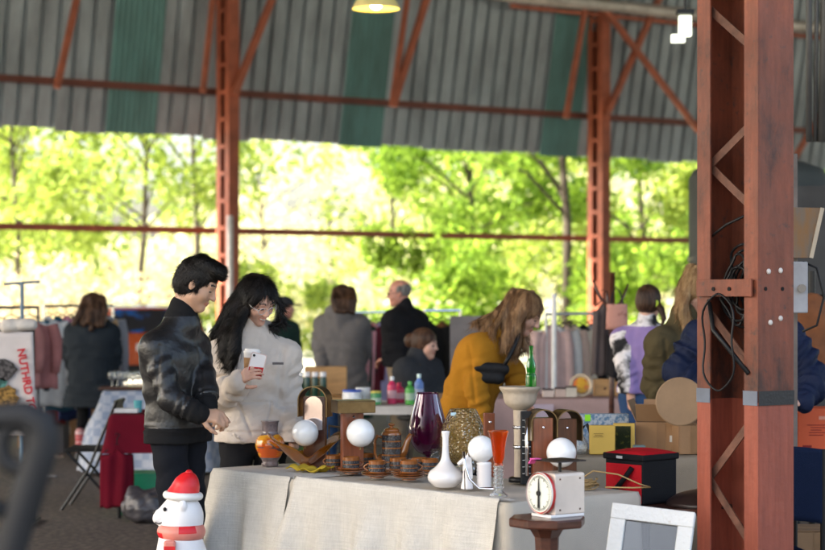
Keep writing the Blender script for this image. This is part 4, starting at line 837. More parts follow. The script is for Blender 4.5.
# ------------------------------------------------------------------ pedestal and kitchen scale
PY = 7.6; p = gz(547, PY); root = thing('pedestal_table', 'small dark wooden pedestal table under the kitchen scale', 'table', p, .2)
m = MB(); m.lathe([(.128, .700), (.150, .703), (.153, .710), (.153, .732), (.149, .738)], 8); m.build('table_top', DARKWOOD, root, bevel=.003)
m = MB(); m.lathe([(.046, .05), (.046, .58), (.05, .66), (.075, .70)], 8); m.build('pillar', DARKWOOD, root, bevel=.003)
for i in range(4): m = MB(); m.at((0, 0, 0), i * math.pi / 2); m.prism([(.03, .04), (.03, .10), (.12, .05), (.20, .012), (.20, 0), (.10, 0)], -.022, .022); m.build('foot', DARKWOOD, root, bevel=.003)
CREAM = mat('cream_enamel_scale', (.64, .54, .46), .3, var=.08, scale=9, coat=.3); RED = mat('red_paint', (.50, .03, .025), .4)
root = thing('kitchen_scale', 'old cream kitchen scale with round dial facing left', 'scale', gz(546, PY, .738), R(-55))
m = MB(); m.at((0, .07, .0)); m.prism([(-.062, .012), (.062, .012), (.062, .165), (.056, .172), (-.056, .172), (-.062, .165)], -.075, .075); m.build('body', CREAM, root, bevel=.005)
m = MB(); m.box((0, .06, .006), (.12, .17, .012)); m.build('foot', WC, root, bevel=.003)
m = MB(); m.at((0, -.012, .094), 0, R(90)); m.lathe([(.076, 0), (.081, .004), (.081, .016), (.074, .020)], 48); m.build('dial_rim', RED, root, auto=40)
m = MB(); m.at((0, -.033, .094), 0, R(90)); m.lathe([(0, 0), (.0745, .0005)], 48, cap=False); m.lathe([(.077, -.003), (.080, -.005), (.082, .0), (.080, .004)], 48, cap=False); dial = m.build('dial', mat('dial_cream', (.72, .74, .66), .4, var=.03), root)
m = MB()
for i in range(60):
    a = i * math.pi / 30; r0 = .060 if i % 5 else .054; c_, s_ = math.cos(a), math.sin(a); m.bar((r0 * c_, -.0345, .094 + r0 * s_), (.069 * c_, -.0345, .094 + .069 * s_), .0016 if i % 5 else .003, .001)
m.build('tick_marks', BLACK, dial)
m = MB(); m.prism([(-.006, .036), (.006, .036), (.002, .150), (-.002, .150)], -.039, -.037); m.at((0, -.038, .094), 0, R(90)); m.lathe([(0, -.003), (.010, -.003), (.010, .004)], 20); m.build('needle', BLACK, dial)
m = MB(); m.tube([(0, .07, .17), (0, .07, .215)], .007, 10); m.build('post', BLACKM, root)
m = MB(); m.box((0, .07, .218), (.145, .15, .006)); m.build('weighing_plate', mat('dark_tin', (.05, .035, .03), .35, metal=.5), root, bevel=.003)
m = MB(); m.box((-.05, -.012, .224), (.03, .032, .003)); m.at((-.072, -.008, .214), 0, 0, R(40)); m.box((0, 0, 0), (.004, .03, .026)); m.build('price_tag', mat('hot_pink_paper', (.85, .12, .42), .7), root)
for x in (.05, ): m = MB(); pass
for dy in (-.05, .05):
    for z in (.03, .15): m = MB(); m.ball((.0625, .07 + dy, z), .004, 8, 6); m.build('rivet', DARKWOOD, root)
# ------------------------------------------------------------------ white old window sash
WP = mat('chipped_white_paint', (.70, .69, .66), .55, col2=(.36, .27, .2), thr=.70, scale=22, bump=.5, bscale=60)
root = thing('window_sash', 'old white painted wooden window sash with chipped paint leaning by the column', 'window', (gz(653, 7.62).x - .10, 7.62, .0), R(-17)); root.rotation_euler = (R(-17), R(5), R(-17))
Wd, Hh, fr_ = .335, .785, .062
for nm, bx, dm in (('rail', (0, 0, Hh - fr_ / 2), (Wd, .04, fr_)), ('rail', (0, 0, fr_ / 2), (Wd, .04, fr_)), ('stile', (-Wd / 2 + fr_ / 2, .0, Hh / 2), (fr_, .038, Hh - 2 * fr_)), ('stile', (Wd / 2 - fr_ / 2, 0, Hh / 2), (fr_, .038, Hh - 2 * fr_)), ('glazing_bar', (0, 0, Hh * .48), (Wd - 2 * fr_, .03, .03))):
    m = MB(); m.box(bx, dm); m.build(nm, WP, root, bevel=.004)
m = MB(); m.box((0, .0, Hh / 2), (Wd - 2 * fr_ + .01, .004, Hh - 2 * fr_ + .01)); m.build('pane', mat('dark_window_glass', (.35, .38, .40), .03, var=.02, trans=.9, ior=1.5), root)
# ------------------------------------------------------------------ cooler on a low bench
root = table('low_bench', 'low dark bench beside the long table under the red cooler', [(.98, 8.66, 0), (1.36, 8.66, 0), (1.50, 9.26, 0), (1.06, 9.26, 0)], .650)
CR = fabric('red_nylon', (.50, .012, .02), rough=.6, bump=.3, bscale=160); CB = fabric('black_nylon', (.012, .012, .014), rough=.6)
root = thing('cooler_bag', 'red and black insulated cooler bag with zipped lid', 'cooler bag', gz(641, 8.98, .650), R(42))
m = MB(); m.box((0, 0, .105), (.235, .235, .21)); m.build('body', CB, root, bevel=.012)
m = MB(); m.box((-.119, 0, .095), (.006, .215, .175)); m.build('front_panel', CR, root, bevel=.003)
m = MB(); m.box((0, 0, .215), (.25, .25, .03)); m.build('zip_band', CB, root, bevel=.006)
m = MB(); m.grid(lambda u, v: ((u - .5) * .246, (v - .5) * .246, .229 + .022 * (16 * u * (1 - u) * v * (1 - v)) ** .5 * (.8 + .2 * math.sin(6 * u + 4 * v))), 20, 20); m.build('lid', CR, root, smooth=True)
m = MB(); m.tube([(-.13, -.06, .17), (-.155, -.045, .13), (-.155, .0, .085), (-.13, .05, .06)], .012, 8); m.build('strap', CB, root, smooth=True)
m = MB(); m.box((-.127, .02, .213), (.003, .035, .012)); m.build('badge', mat('silver_badge', (.5, .5, .5), .4), root)
m = MB(); m.lathe(smoothp([(.17, 0), (.165, .02), (.12, .05), (.05, .07), (.0, .075)]), 40); tag(m.build('dark_lid', mat('dark_brown_lid', (.03, .018, .016), .3), None, (1.32, 8.83, .651), smooth=True, ), 'dark domed pan lid lying right of the red cooler', 'lid')
# ------------------------------------------------------------------ polar bear ornament
BE = mat('bear_plastic', (.74, .72, .72), .38, var=.06, scale=5); RD = mat('red_plastic', (.62, .015, .02), .35); SA = mat('salmon_plastic', (.66, .22, .17), .4); BW = mat('cream_plastic', (.80, .78, .74), .5)
bp_ = gz(180, 8.35); zb = lambda py: CAMH + (HY - py) / F * 8.35; xb = lambda px: (px - 180) / F * 8.35
root = thing('polar_bear_ornament', 'white plastic polar bear ornament in a red Santa hat and scarf', 'ornament', bp_)
s = SDF((-.2, -.2, -.01), (.2, .2, .9), .0048)
s.ell((xb(182), 0, zb(511)), (.078, .078, .078), k=.02); s.ell((xb(185), 0, zb(518)), (.078, .08, .07), k=.03); s.cap((xb(170), 0, zb(513)), (xb(160), -.012, zb(515)), .045, .026, .035); s.ell((xb(158), -.012, zb(519)), (.022, .026, .018), k=.012)
for y in (-.068, .06): s.ell((xb(185), y * 1.12, zb(504)), (.018, .014, .026), k=.005)
s.ell((.015, 0, .36), (.125, .12, .22), k=.04); s.ell((.01, 0, .20), (.135, .125, .18), k=.05); s.cap((0, 0, zb(535)), (0, 0, .42), .09, .11, .04)
for sd_ in (-1, 1): s.cap((-.01, sd_ * .105, .47), (-.075, sd_ * .115, .33), .038, .036, .015); s.cap((0, sd_ * .07, .15), (-.02, sd_ * .075, .03), .07, .06, .03); s.ell((-.06, sd_ * .075, .03), (.07, .05, .034), k=.02)
s.cut((0, 0, 0), (0, 0, -1)); P, Q = s.mesh(); np_obj('body', P, Q, BE, root)
s = SDF((-.2, -.2, .6), (.2, .2, .95), .0045); s.cap((xb(183), 0, zb(496)), (xb(186), 0, zb(487)), .072, .058, .02); s.cap((xb(186), 0, zb(488)), (xb(189), 0, zb(480)), .050, .034, .02)
s.cut((0, 0, zb(497)), (0, 0, -1)); P, Q = s.mesh(); hat = np_obj('hat', P, Q, RD, root)
m = MB(); m.tube([(xb(183) + .070 * math.cos(a), .072 * math.sin(a), zb(495.5) - .004 * math.cos(a)) for a in [2 * math.pi * i / 36 for i in range(37)]], .0165, 12); m.build('brim', BW, hat, smooth=True)
m = MB(); m.ball((xb(189), 0, zb(473.5)), .017, 16, 10); m.build('pompom', RD, hat, smooth=True)
m = MB(); m.mi = 0; R0 = .086
def scarf(u, v): a = 2 * math.pi * u; return ((R0 + .012 * math.sin(math.pi * v)) * math.cos(a) + .006, (R0 + .012 * math.sin(math.pi * v)) * math.sin(a), zb(538) + (zb(525) - zb(538)) * v)
m.grid(scarf, 48, 8, closed=True); m.m = [1 if (((i % 48) // 6) % 2 == 0 and ((i // 48) // 4) == ((i % 48) // 12) % 2) else 0 for i in range(len(m.f))]
m.build('scarf', [SA, RD], root, smooth=True, solid=.012)
m = MB(); m.box((-.03, -.11, zb(556)), (.05, .03, .16)); m.build('scarf_tail', SA, root, bevel=.01); m = MB(); [m.box((-.03, -.1265, zb(541) - .02 - i * .06), (.048, .002, .025)) for i in range(3)]; m.build('scarf_stripe', RD, root)
m = MB(); m.ball((xb(166.5), -.058, zb(508)), .0075, 12, 8, (1, .6, 1.3)); m.ball((xb(166.5), .058, zb(508)), .0075, 12, 8, (1, .6, 1.3)); m.build('eye', BLACK, root, smooth=True)
m = MB(); m.ball((xb(155.6), -.014, zb(512.6)), .010, 14, 8); m.build('nose', BLACK, root, smooth=True)
m = MB(); m.tube([(xb(156), -.037, zb(521.5)), (xb(160), -.040, zb(523)), (xb(164), -.042, zb(521))], .0022, 6); m.build('mouth', BLACK, root)
# ================================================================== PEOPLE
LEATHER = mat('black_leather', (.014, .014, .015), .36, var=.3, scale=9, bump=.3, bscale=60, coat=.05, spec=.5)
RIB = fabric('black_rib_knit', (.012, .012, .013), rough=.85)
NAVYT = fabric('dark_navy_twill', (.010, .011, .015)); HOODIE = fabric('oatmeal_fleece', (.60, .52, .45), rough=.95, bump=.4, bscale=220, sheen=.2)
BLKT = fabric('black_cloth', (.014, .014, .016)); DENIM = fabric('blue_denim', (.030, .065, .15)); MUST = fabric('mustard_corduroy', (.37, .16, .016), bump=.45, bscale=180)
OLIVE = fabric('olive_canvas', (.085, .067, .035)); NAVYQ = fabric('navy_quilted_nylon', (.011, .017, .045), rough=.5); GREYW = fabric('grey_wool', (.15, .14, .14)); CHAR = fabric('charcoal_wool', (.035, .037, .042))
BLACKJ = fabric('black_jacket_cloth', (.012, .012, .014)); KHAKI = fabric('khaki_cotton', (.25, .19, .13)); DGREEN = fabric('dark_green_fleece', (.02, .045, .035)); SLATE = fabric('dark_slate_parka', (.022, .028, .035)); LEGG = fabric('black_leggings', (.01, .01, .011))
PURP = fabric('lilac_knit', (.27, .19, .40)); COW = mat('cow_print', (.74, .70, .71), .9, col2=(.014, .013, .015), thr=.53, scale=6, bump=.3, bscale=200)
H_BLACK = hair_mat('black_hair', (.005, .0045, .004), (.014, .011, .010)); H_DBROWN = hair_mat('dark_brown_hair', (.030, .015, .009), (.075, .038, .022)); H_BROWN = hair_mat('light_brown_hair', (.17, .088, .042), (.38, .22, .11)); H_BLOND = hair_mat('dark_blonde_hair', (.30, .17, .08), (.46, .30, .15)); H_GREY = hair_mat('grey_hair', (.12, .11, .10), (.25, .23, .21)); H_AUB = hair_mat('brown_bun_hair', (.05, .024, .014), (.10, .05, .03))
UPV = np.array([0, 0, 1.])
# --- man in leather jacket
def hair_A(s, c):
    hd, H, hs = c['hd'], c['H'], c['hs']; cranium(s, c, 1.0, front=.050, zc=-.022); [s.ell(np.array((x * .082, .0, -.008)), (.016, .020, .028), H, hd, .004, True) for x in (-1, 1)]
    hc = lambda a, b, ra, rb, k=.01: s.hcap(hd, H, np.array(a) * hs, np.array(b) * hs, ra, rb, k)
    for i, x in enumerate((-.045, -.022, 0, .022, .045)):
        hc((x, -.03, .104), (x * .9 + .004, .065, .110 - .2 * abs(x)), .024, .022, .03); hc((x * .9, .05, .104 - .2 * abs(x)), (x * .75 + .01, .098 - .3 * abs(x), .086 - .15 * abs(x)), .020, .008, .02)
    for x in (-1, 1): hc((x * .070, .018, .02), (x * .069, .030, -.022), .010, .005, .006)
def jacket_post(s, c):
    pe, up = c['pe'], c['up']
def mA(ce, c):       # ribbed hem and cuffs
    m = np.zeros(len(ce), int); m[ce[:, 2] < c['hemz'] + .075] = 1
    for sd_ in c['A']:
        el, wr, hk = c['A'][sd_]; d = (wr - el) / np.linalg.norm(wr - el); t = (ce - wr) @ d; r = np.linalg.norm((ce - wr) - t[:, None] * d, axis=1); m[(t > -.065) & (r < .085)] = 1
    dz = ce - c['nb']; m[(dz @ c['spine'] > -.002) & (np.linalg.norm(dz[:, :2], axis=1) < .1)] = 1
    return m
def exA(c): pass
_hem = lambda py, Y: CAMH + (HY - py) / F * Y
def mk_mfn(fn, hz):
    def g(ce, c): c['hemz'] = hz; return fn(ce, c)
    return g
person('man in shiny black leather bomber jacket looking down at the left end of the table', 9.3, (178, 425, 0), (175, 349, .0), (197, 284, -.02), 62, 84, 28, 0,
       arms=[(1, (170, 399, -.23), (200, 414, -.24), dict(dir=(.85, .1, -.15), back=(-.1, -.8, .6), curl=.75, thumb=.5)), (-1, (206, 392, -.08), (207, 410, -.16), dict(dir=(.6, -.6, -.2), back=(.3, -.4, .8), curl=.8, flip=True))],
       skin='tan', hs=1.0, vox=.0055, sw=.165, top=dict(mat=[LEATHER, RIB], mfn=mk_mfn(mA, _hem(442, 9.3)), r=.116, sleeve=.060, cuff=.050, hem=_hem(442, 9.3), flare=1.0, fold=.008, name='leather_jacket', collar=.064, fa=.0045, ff=8, rib=True, cfrac=.34),
       legs=dict(mat=NAVYT, r=.088, kn=.072, an=.064), hairf=hair_A, hairm=H_BLACK, strands_n=9000, flow='short', creases=[((150, 436), (206, 436), .006, .006), ((196, 330), (205, 425), .005, .006), ((163, 345), (160, 395), .008, .012)], extra=exA, neckc=(181, 316, 0), legpos=None)
# --- woman in hoodie
def strands(s, pts_list, k=.008):
    for pts, r0, r1 in pts_list:
        n = len(pts) - 1
        for i in range(n): s.cap(pts[i], pts[i + 1], r0 + (r1 - r0) * i / n, r0 + (r1 - r0) * (i + 1) / n, k)
def lerp_strands(s, c, A_, B_, n, r0, r1, jit=.006, seed=1, k=.006):
    """n locks blended between guide polylines A_ and B_ (photo pixel triples)"""
    rs = np.random.RandomState(seed); A_ = np.array([c['L'](p) for p in A_]); B_ = np.array([c['L'](p) for p in B_])
    for i in range(n):
        t = (i + .5) / n; P_ = A_ * (1 - t) + B_ * t + rs.normal(size=A_.shape) * jit; P_[0] = A_[0] * (1 - t) + B_[0] * t; strands(s, [(P_, r0 * rs.uniform(.8, 1.2), r1)], k)
def hair_B(s, c):
    cranium(s, c, 1.02, front=.055, zc=-.018); hd, H = c['hd'], c['H']
    lerp_strands(s, c, [(250, 278, -.02), (234, 300, -.04), (222, 330, -.10), (222, 350, -.13), (226, 366, -.13)], [(262, 280, -.06), (247, 312, -.10), (240, 330, -.16), (238, 350, -.19), (236, 362, -.19)], 10, .021, .010, .003, 1, .014)
    lerp_strands(s, c, [(252, 280, .06), (232, 305, .05), (218, 330, .06), (214, 345, .06)], [(246, 283, -.02), (228, 310, -.02), (216, 330, -.03), (213, 344, -.03)], 6, .026, .012, .003, 1, .014)
    s.ell(np.array((.012, .098, .050)), (.026, .04, .034), H, hd, .012, True)
    lerp_strands(s, c, [(268, 280, .02), (281, 300, .03), (280, 322, .0), (270, 327, -.02)], [(264, 280, .05), (278, 305, .06), (277, 322, .05), (270, 326, .02)], 3, .010, .005)
def exB(c):
    glasses(c, mat('clear_frame', (.75, .72, .70), .15, metal=.5, var=.02), .023); L = c['L']; r = c['root']
    m = MB(); P = L((278, 363.5, -.165)); m.add([tuple(P + np.array([a, 0, b])) for a, b in ((-.028, -.006), (.028, -.006), (.028, .006), (-.028, .006))], [(0, 1, 2, 3)]); m.build('chest_print', mat('grey_print', (.10, .09, .09), .8), r, solid=.004)
    pass
def hood_B(s, c):
    nb, f, sp = c['nb'], c['fwd'], c['spine']; s.cap(nb - f * .10 - c['rgt'] * .06, nb - f * .10 + c['rgt'] * .06, .055, .055, .03); s.cap(nb - f * .06 - c['rgt'] * .1, nb + f * .06 - c['rgt'] * .05 - sp * .03, .035, .022, .02); s.cap(nb - f * .06 + c['rgt'] * .1, nb + f * .06 + c['rgt'] * .05 - sp * .03, .035, .022, .02)
    for x in (-1, 1): pass
def mB(ce, c): return np.zeros(len(ce), int)
YB = 9.95
person('long-haired woman in oatmeal hoodie and clear glasses smiling down, holding a cup and phone', YB, (253, 436, 0), (252, 358, 0), (258, 300, -.06), 12, 42, 34, -6,
       arms=[(1, (221, 398, -.08), (240, 381, -.350), dict(dir=(.45, -.75, .42), back=(-.85, -.50, .1), curl=.62, thumb=.5, spread=.05)), (-1, (289, 400, .04), (294, 447, -.10), None)],
       skin='fair', hs=.98, vox=.0055, sw=.170, top=dict(mat=HOODIE, r=.124, sleeve=.070, cuff=.060, hem=_hem(441, YB), flare=.98, fold=.020, name='hoodie', collar=.072, fa=.010, ff=12, post=hood_B, rib=True),
       legs=dict(mat=BLKT, r=.09, kn=.07, an=.05), hairf=hair_B, hairm=H_BLACK, smile=True, strands_n=12000, creases=[((282, 352), (279, 404), .014, .014), ((224, 352), (232, 372), .010, .012), ((206, 432), (298, 432), .008, .006), ((278, 407), (297, 405), .010, .007), ((238, 402), (252, 434), .010, .006), ((272, 402), (266, 432), .010, .006), ((240, 402), (272, 402), .008, .006), ((232, 392), (246, 396), .01, .01)], extra=exB, neckc=(248, 328, 0.01))
# cup and phone held in the hand
P0 = at(252.5, 369, YB - .37)
root = thing('coffee_cup', 'white-lidded paper coffee cup with brown sleeve in the hand of the woman in the hoodie', 'cup', at(251, 377, YB - .36)); root.rotation_euler = (0, R(3), 0)
m = MB(); m.lathe([(.029, 0), (.030, .002), (.041, .118), (.041, .120)], 32); m.build('cup_body', mat('paper_white', (.72, .68, .64), .6), root, auto=40)
m = MB(); m.lathe([(.0345, .035), (.0400, .095)], 32, cap=False); m.build('cup_sleeve', mat('kraft_sleeve', (.36, .19, .08), .8), root, smooth=True, solid=.002)
m = MB(); m.lathe([(.043, .116), (.044, .120), (.043, .127), (.038, .130), (.037, .139), (.030, .141), (0, .139)], 32); m.build('lid', mat('lid_white', (.80, .76, .72), .35), root, auto=50)
root = thing('phone', 'phone in a clear case, white above and red below, held against the paper cup', 'phone', at(256.5, 366, YB - .405)); root.rotation_euler = (R(4), R(13), R(10))
def rrect(w_, h_, r, n=6): return [(sx * (w_ / 2 - r) + r * math.cos(a0 + math.pi / 2 * i / n), sz * (h_ / 2 - r) + r * math.sin(a0 + math.pi / 2 * i / n)) for sx, sz, a0 in ((1, 1, 0), (-1, 1, math.pi / 2), (-1, -1, math.pi), (1, -1, 1.5 * math.pi)) for i in range(n + 1)]
m = MB(); m.prism(rrect(.078, .128, .012), -.004, .004); m.build('case', mat('clear_case', (.62, .45, .40), .2, var=.05), root, bevel=.001)
m = MB(); m.prism(rrect(.070, .120, .010), -.0046, -.0042); m.build('back_panel', mat('phone_white', (.74, .70, .68), .2, var=.02), root)
m = MB(); m.prism([(-.035, -.055), (-.031, -.060), (.031, -.060), (.035, -.055), (.035, .0), (-.035, -.010)], -.0054, -.0049); m.build('red_panel', mat('phone_red', (.42, .01, .015), .2, var=.05), root)
m = MB(); m.tube([(-.024, -.0052, .049), (-.024, -.008, .049)], .0065, 12); m.build('camera', BLACK, root)
# --- woman in mustard jacket
YG = 11.3
def hair_G(s, c):
    cranium(s, c, 1.04, front=.055, zc=-.022); a = lambda *v: v
    lerp_strands(s, c, [(520, 292, -.05), (508, 312, -.10), (503, 335, -.14), (504, 345, -.16), (512, 354, -.16)], [(527, 296, -.09), (523, 316, -.13), (521, 330, -.15), (521, 343, -.16), (520, 354, -.16)], 9, .026, .010, .008, 3)
    lerp_strands(s, c, [(515, 292, .0), (500, 308, .0), (484, 318, -.05), (474, 321, -.08)], [(512, 296, -.06), (504, 316, -.12), (496, 330, -.15), (494, 345, -.16)], 7, .024, .008, .008, 4)
    lerp_strands(s, c, [(532, 292, .08), (526, 328, .10), (525, 348, .02)], [(532, 300, .05), (524, 326, .06), (523, 350, .0)], 4, .02, .010, .006, 5)
def collar_G(s, c):
    nb = c['nb']; L = c['L']; s.cap(L((499, 333, -.12)), L((513, 346, -.17)), .022, .012, .012); s.cap(L((492, 322, -.08)), L((502, 334, -.13)), .03, .024, .02)
def exG(c):
    L, r = c['L'], c['root']; m = MB(); pts = [L((522, 326, -.12)), L((516, 342, -.19)), L((509, 357, -.225)), L((504, 366, -.235))]; m.tube(pts, .012, 8); m.build('bag_strap', BLACK, r, smooth=True)
    s = SDF(L((470, 372, -.25)) - .12, L((505, 372, -.25)) + .12, .006); s.cap(L((479, 367, -.225)), L((504, 369, -.225)), .030, .032, .02); s.cap(L((484, 378, -.225)), L((499, 379, -.225)), .030, .030, .03)
    P, Q = s.mesh(lambda p: .004 * snoise(p, 26, 2)); P[:, 1] = (P[:, 1] - L((490, 372, -.235))[1]) * .75 + L((490, 372, -.235))[1]; np_obj('belt_bag', P, Q, mat('black_bag_leather', (.008, .008, .009), .55, bump=.2, spec=.25), r)
    m = MB(); hd, H = c['hd'], c['H']
    for i in range(5): q = hd + H @ np.array([.03 - i * .012, -.075 - .004 * i, .072 - .012 * i]); m.ball(tuple(q), .018, 12, 8)
    m.build('hair_claw', BLACK, r, smooth=True)
person('light brown haired woman in mustard jacket bending over the tables with a black belt bag', YG, (460, 425, .05), (486, 350, 0), (525, 313, -.05), 70, 78, 34, 0,
       arms=[(1, (476, 388, -.20), (484, 428, -.24), dict(dir=(.2, -.1, -1), back=(-.5, -.8, 0), curl=.3)), (-1, (514, 372, .12), (522, 400, -.05), dict(dir=(.6, -.4, -.6), back=(.2, .5, .6), curl=.4))],
       skin='fair', hs=1.0, vox=.0065, sw=.15, tr=.13, top=dict(mat=MUST, r=.138, sleeve=.070, cuff=.056, hem=_hem(428, YG), flare=1.05, fold=.012, name='jacket', collar=.07, fa=.008, ff=10, post=collar_G),
       legs=dict(mat=BLKT, r=.095), hairf=hair_G, hairm=H_BROWN, strands_n=9000, creases=[((500, 335), (512, 372), .006, .006), ((468, 345), (474, 400), .010, .012)], extra=exG, neckc=(508, 328, 0))
# --- woman in cow print and lilac
YH = 13.5
def hair_H(s, c):
    cranium(s, c, 1.04, front=.04); L = c['L']; strands(s, [([L((655, 303, .0)), L((661, 309, -.10)), L((664, 318, -.14)), L((662, 325, -.14))], .032, .010)])
def mH(ce, c):
    m = np.zeros(len(ce), int)
    for sd_ in c['A']:
        sh, (el, wr, hk) = c['sh'][sd_], c['A'][sd_]
        for a, b, rr in ((sh, el, .105), (el, wr, .105)):
            d = (b - a) / np.linalg.norm(b - a); t = (ce - a) @ d; r = np.linalg.norm((ce - a) - t[:, None] * d, axis=1); lat = (ce - c['chs']) @ c['rgt'] * sd_
            m[(t > -.02) & (r < rr) & (lat > .075)] = 1
    m[(ce[:, 2] > c['nb'][2] - .01)] = 1; return m
def exH(c):
    m = MB(); P = c['L']((654.5, 303.5, -.08)); m.add(*(lambda g_: (g_.v, g_.f))(MB().at(tuple(P), 0, R(90)).lathe([(.018 + .012 * math.cos(a), .012 * math.sin(a)) for a in [2 * math.pi * i / 12 for i in range(13)]], 18, cap=False))); m.build('hair_tie', mat('lime_scrunchie', (.50, .62, .05), .8), c['root'], smooth=True)
person('dark-haired woman seen from behind in lilac vest over cow-print sleeves and jeans', YH, (645, 398, 0), (646, 342, 0), (649, 303, 0), 160, 150, 8, 0,
       arms=[(-1, (626, 364, -.04), (631, 397, -.08), dict(dir=(0, .2, -1), back=(-.8, -.5, 0), curl=.4)), (1, (668, 366, .05), (664, 392, .2), dict(dir=(0, 1, -.2), back=(0, 0, 1), curl=.4))],
       skin='fair', vox=.009, sw=.16, top=dict(mat=[PURP, COW], mfn=mH, r=.115, sleeve=.080, cuff=.070, hem=_hem(393, YH), fold=.014, name='knit_vest', collar=.066, short=.12),
       legs=dict(mat=DENIM, r=.10), hairf=hair_H, hairm=H_DBROWN, extra=exH)
# --- blonde in olive
YI = 11.2
def hair_I(s, c):
    cranium(s, c, 1.05, front=.04)
    lerp_strands(s, c, [(690, 268, .0), (680, 290, -.02), (678, 306, -.06), (682, 322, -.10)], [(697, 270, -.06), (688, 292, -.09), (686, 306, -.12), (690, 325, -.14)], 8, .026, .012, .006, 6)
    lerp_strands(s, c, [(703, 272, .06), (712, 300, .06), (712, 322, .0)], [(706, 275, .0), (716, 300, .0), (714, 320, -.06)], 4, .024, .012, .006, 7)
person('blonde woman in olive jacket looking down beside the near column', YI, (676, 418, .05), (680, 345, 0), (698, 291, -.03), 40, 62, 26, 0,
       arms=[(1, (654, 385, -.05), (672, 410, -.2), dict(dir=(.7, -.5, 0), back=(0, 0, 1), curl=.4)), (-1, (712, 392, .0), (706, 408, -.25), dict(dir=(-.2, -.9, 0), back=(0, 0, 1), curl=.4))],
       skin='fair', vox=.0075, sw=.165, top=dict(mat=OLIVE, r=.135, sleeve=.076, cuff=.060, hem=.68, fold=.014, name='jacket', collar=.08, fa=.008), legs=dict(mat=BLKT), hairf=hair_I, hairm=H_BLOND, strands_n=6000, creases=[((663, 340), (668, 395), .010, .012)])
# --- person in navy quilted jacket behind the column
def hair_J(s, c): cranium(s, c, 1.03)
person('person in navy quilted jacket standing mostly hidden behind the near steel column', 10.6, (744, 430, 0), (744, 340, 0), (742, 278, 0), 0, 5, 20, 0,
       arms=[(1, (680, 372, -.02), (717, 392, -.22), dict(dir=(.8, -.5, 0), back=(0, 0, 1), curl=.5)), (-1, (812, 380, -.06), (803, 402, -.30), dict(dir=(-.75, -.45, .1), back=(.1, -.7, .7), curl=.8))],
       skin='fair', vox=.008, sw=.225, top=dict(mat=NAVYQ, r=.165, sleeve=.094, cuff=.060, hem=_hem(436, 10.6), fold=.022, name='quilted_jacket', collar=.078, fa=.012, ff=18), legs=dict(mat=NAVYT), hairf=hair_J, hairm=H_DBROWN)
# --- woman in grey coat seen from behind
YD = 18.0
def hair_D(s, c):
    cranium(s, c, 1.06, front=.04); lerp_strands(s, c, [(335, 291, -.05), (333, 301, -.13), (334, 311, -.17)], [(353, 291, -.05), (355, 301, -.13), (354, 312, -.17)], 7, .042, .028, .004, 8)
def hood_D(s, c): nb, f, sp = c['nb'], c['fwd'], c['spine']; s.cap(nb - f * .09 - c['rgt'] * .07, nb - f * .09 + c['rgt'] * .07, .075, .075, .03); s.cap(nb - f * .11 - sp * .10, nb - f * .10, .06, .08, .03)
person('woman in long grey hooded coat seen from behind', YD, (342, 365, 0), (342, 326, 0), (343, 298, 0), 168, 160, 6, 0,
       arms=[(-1, (320, 345, .0), (322, 364, -.12), dict(dir=(0, .2, -1), back=(-1, 0, 0), curl=.4)), (1, (364, 346, .05), (360, 362, .2), dict(dir=(0, 1, 0), back=(0, 0, 1), curl=.4))],
       vox=.012, sw=.17, top=dict(mat=GREYW, r=.155, sleeve=.082, cuff=.065, hem=.62, flare=1.35, fold=.014, name='coat', post=hood_D), legs=dict(mat=DENIM), hairf=hair_D, hairm=H_DBROWN)
# --- man in black jacket
YE = 17.0
def hair_E(s, c):
    hd, H, hs = c['hd'], c['H'], c['hs']; s.ell(np.array((0, -.018, .024)), (.080, .096, .076), H, hd, .01); s.ell(np.array((0, .10, .02)), (.12, .08, .16), H, hd, .008, True)
person('grey-haired man with glasses and black jacket facing left in the background', YE, (405, 364, 0), (405, 322, 0), (399, 293, 0), -125, -85, 6, 0,
       arms=[(-1, (391, 338, -.1), (388, 358, -.12), dict(dir=(-.6, .4, -.2), back=(0, 0, 1), curl=.4)), (1, (421, 340, .05), (414, 358, .2), dict(dir=(-.5, .5, 0), back=(0, 0, 1), curl=.4))],
       skin='ruddy', vox=.012, sw=.19, top=dict(mat=BLACKJ, r=.155, sleeve=.082, cuff=.06, hem=_hem(366, YE), fold=.012), legs=dict(mat=KHAKI, r=.11), hairf=hair_E, hairm=H_GREY, extra=lambda c: glasses(c, BLACK, .022))
# --- woman seated, bun
YF = 15.6
def hair_F(s, c):
    cranium(s, c, 1.05, front=.04); hd, H = c['hd'], c['H']; s.ell(np.array((0, -.125, .01)), (.055, .05, .06), H, hd, .01)
person('woman with a brown bun and charcoal sweater seated facing right', YF, (420, 402, 0), (418, 371, 0), (425, 344, 0), 50, 72, 8, 0,
       arms=[(1, (404, 392, -.05), (420, 402, -.2), dict(dir=(1, -.2, 0), back=(0, 0, 1), curl=.4)), (-1, (440, 388, .05), (436, 402, -.1), dict(dir=(.6, -.6, 0), back=(0, 0, 1), curl=.4))],
       skin='fair', vox=.010, sw=.165, seated=True, top=dict(mat=CHAR, r=.145, sleeve=.08, cuff=.055, fold=.012, name='sweater', collar=.08), legs=dict(mat=BLKT, low=.1), hairf=hair_F, hairm=H_AUB)
p = gz(418, YF + .02); root = thing('stool', 'dark stool under the woman with the bun', 'stool', p); zs = CAMH + (HY - 402) / F * YF - .1
m = MB(); m.lathe([(.16, zs - .04), (.17, zs - .03), (.17, zs - .01), (.15, zs)], 24); m.build('seat', BLACK, root, auto=40)
for a in range(4): m = MB(); m.tube([(.1 * math.cos(a * 1.57 + .8), .1 * math.sin(a * 1.57 + .8), zs - .03), (.16 * math.cos(a * 1.57 + .8), .16 * math.sin(a * 1.57 + .8), 0)], .014, 8); m.build('leg', BLACKM, root)
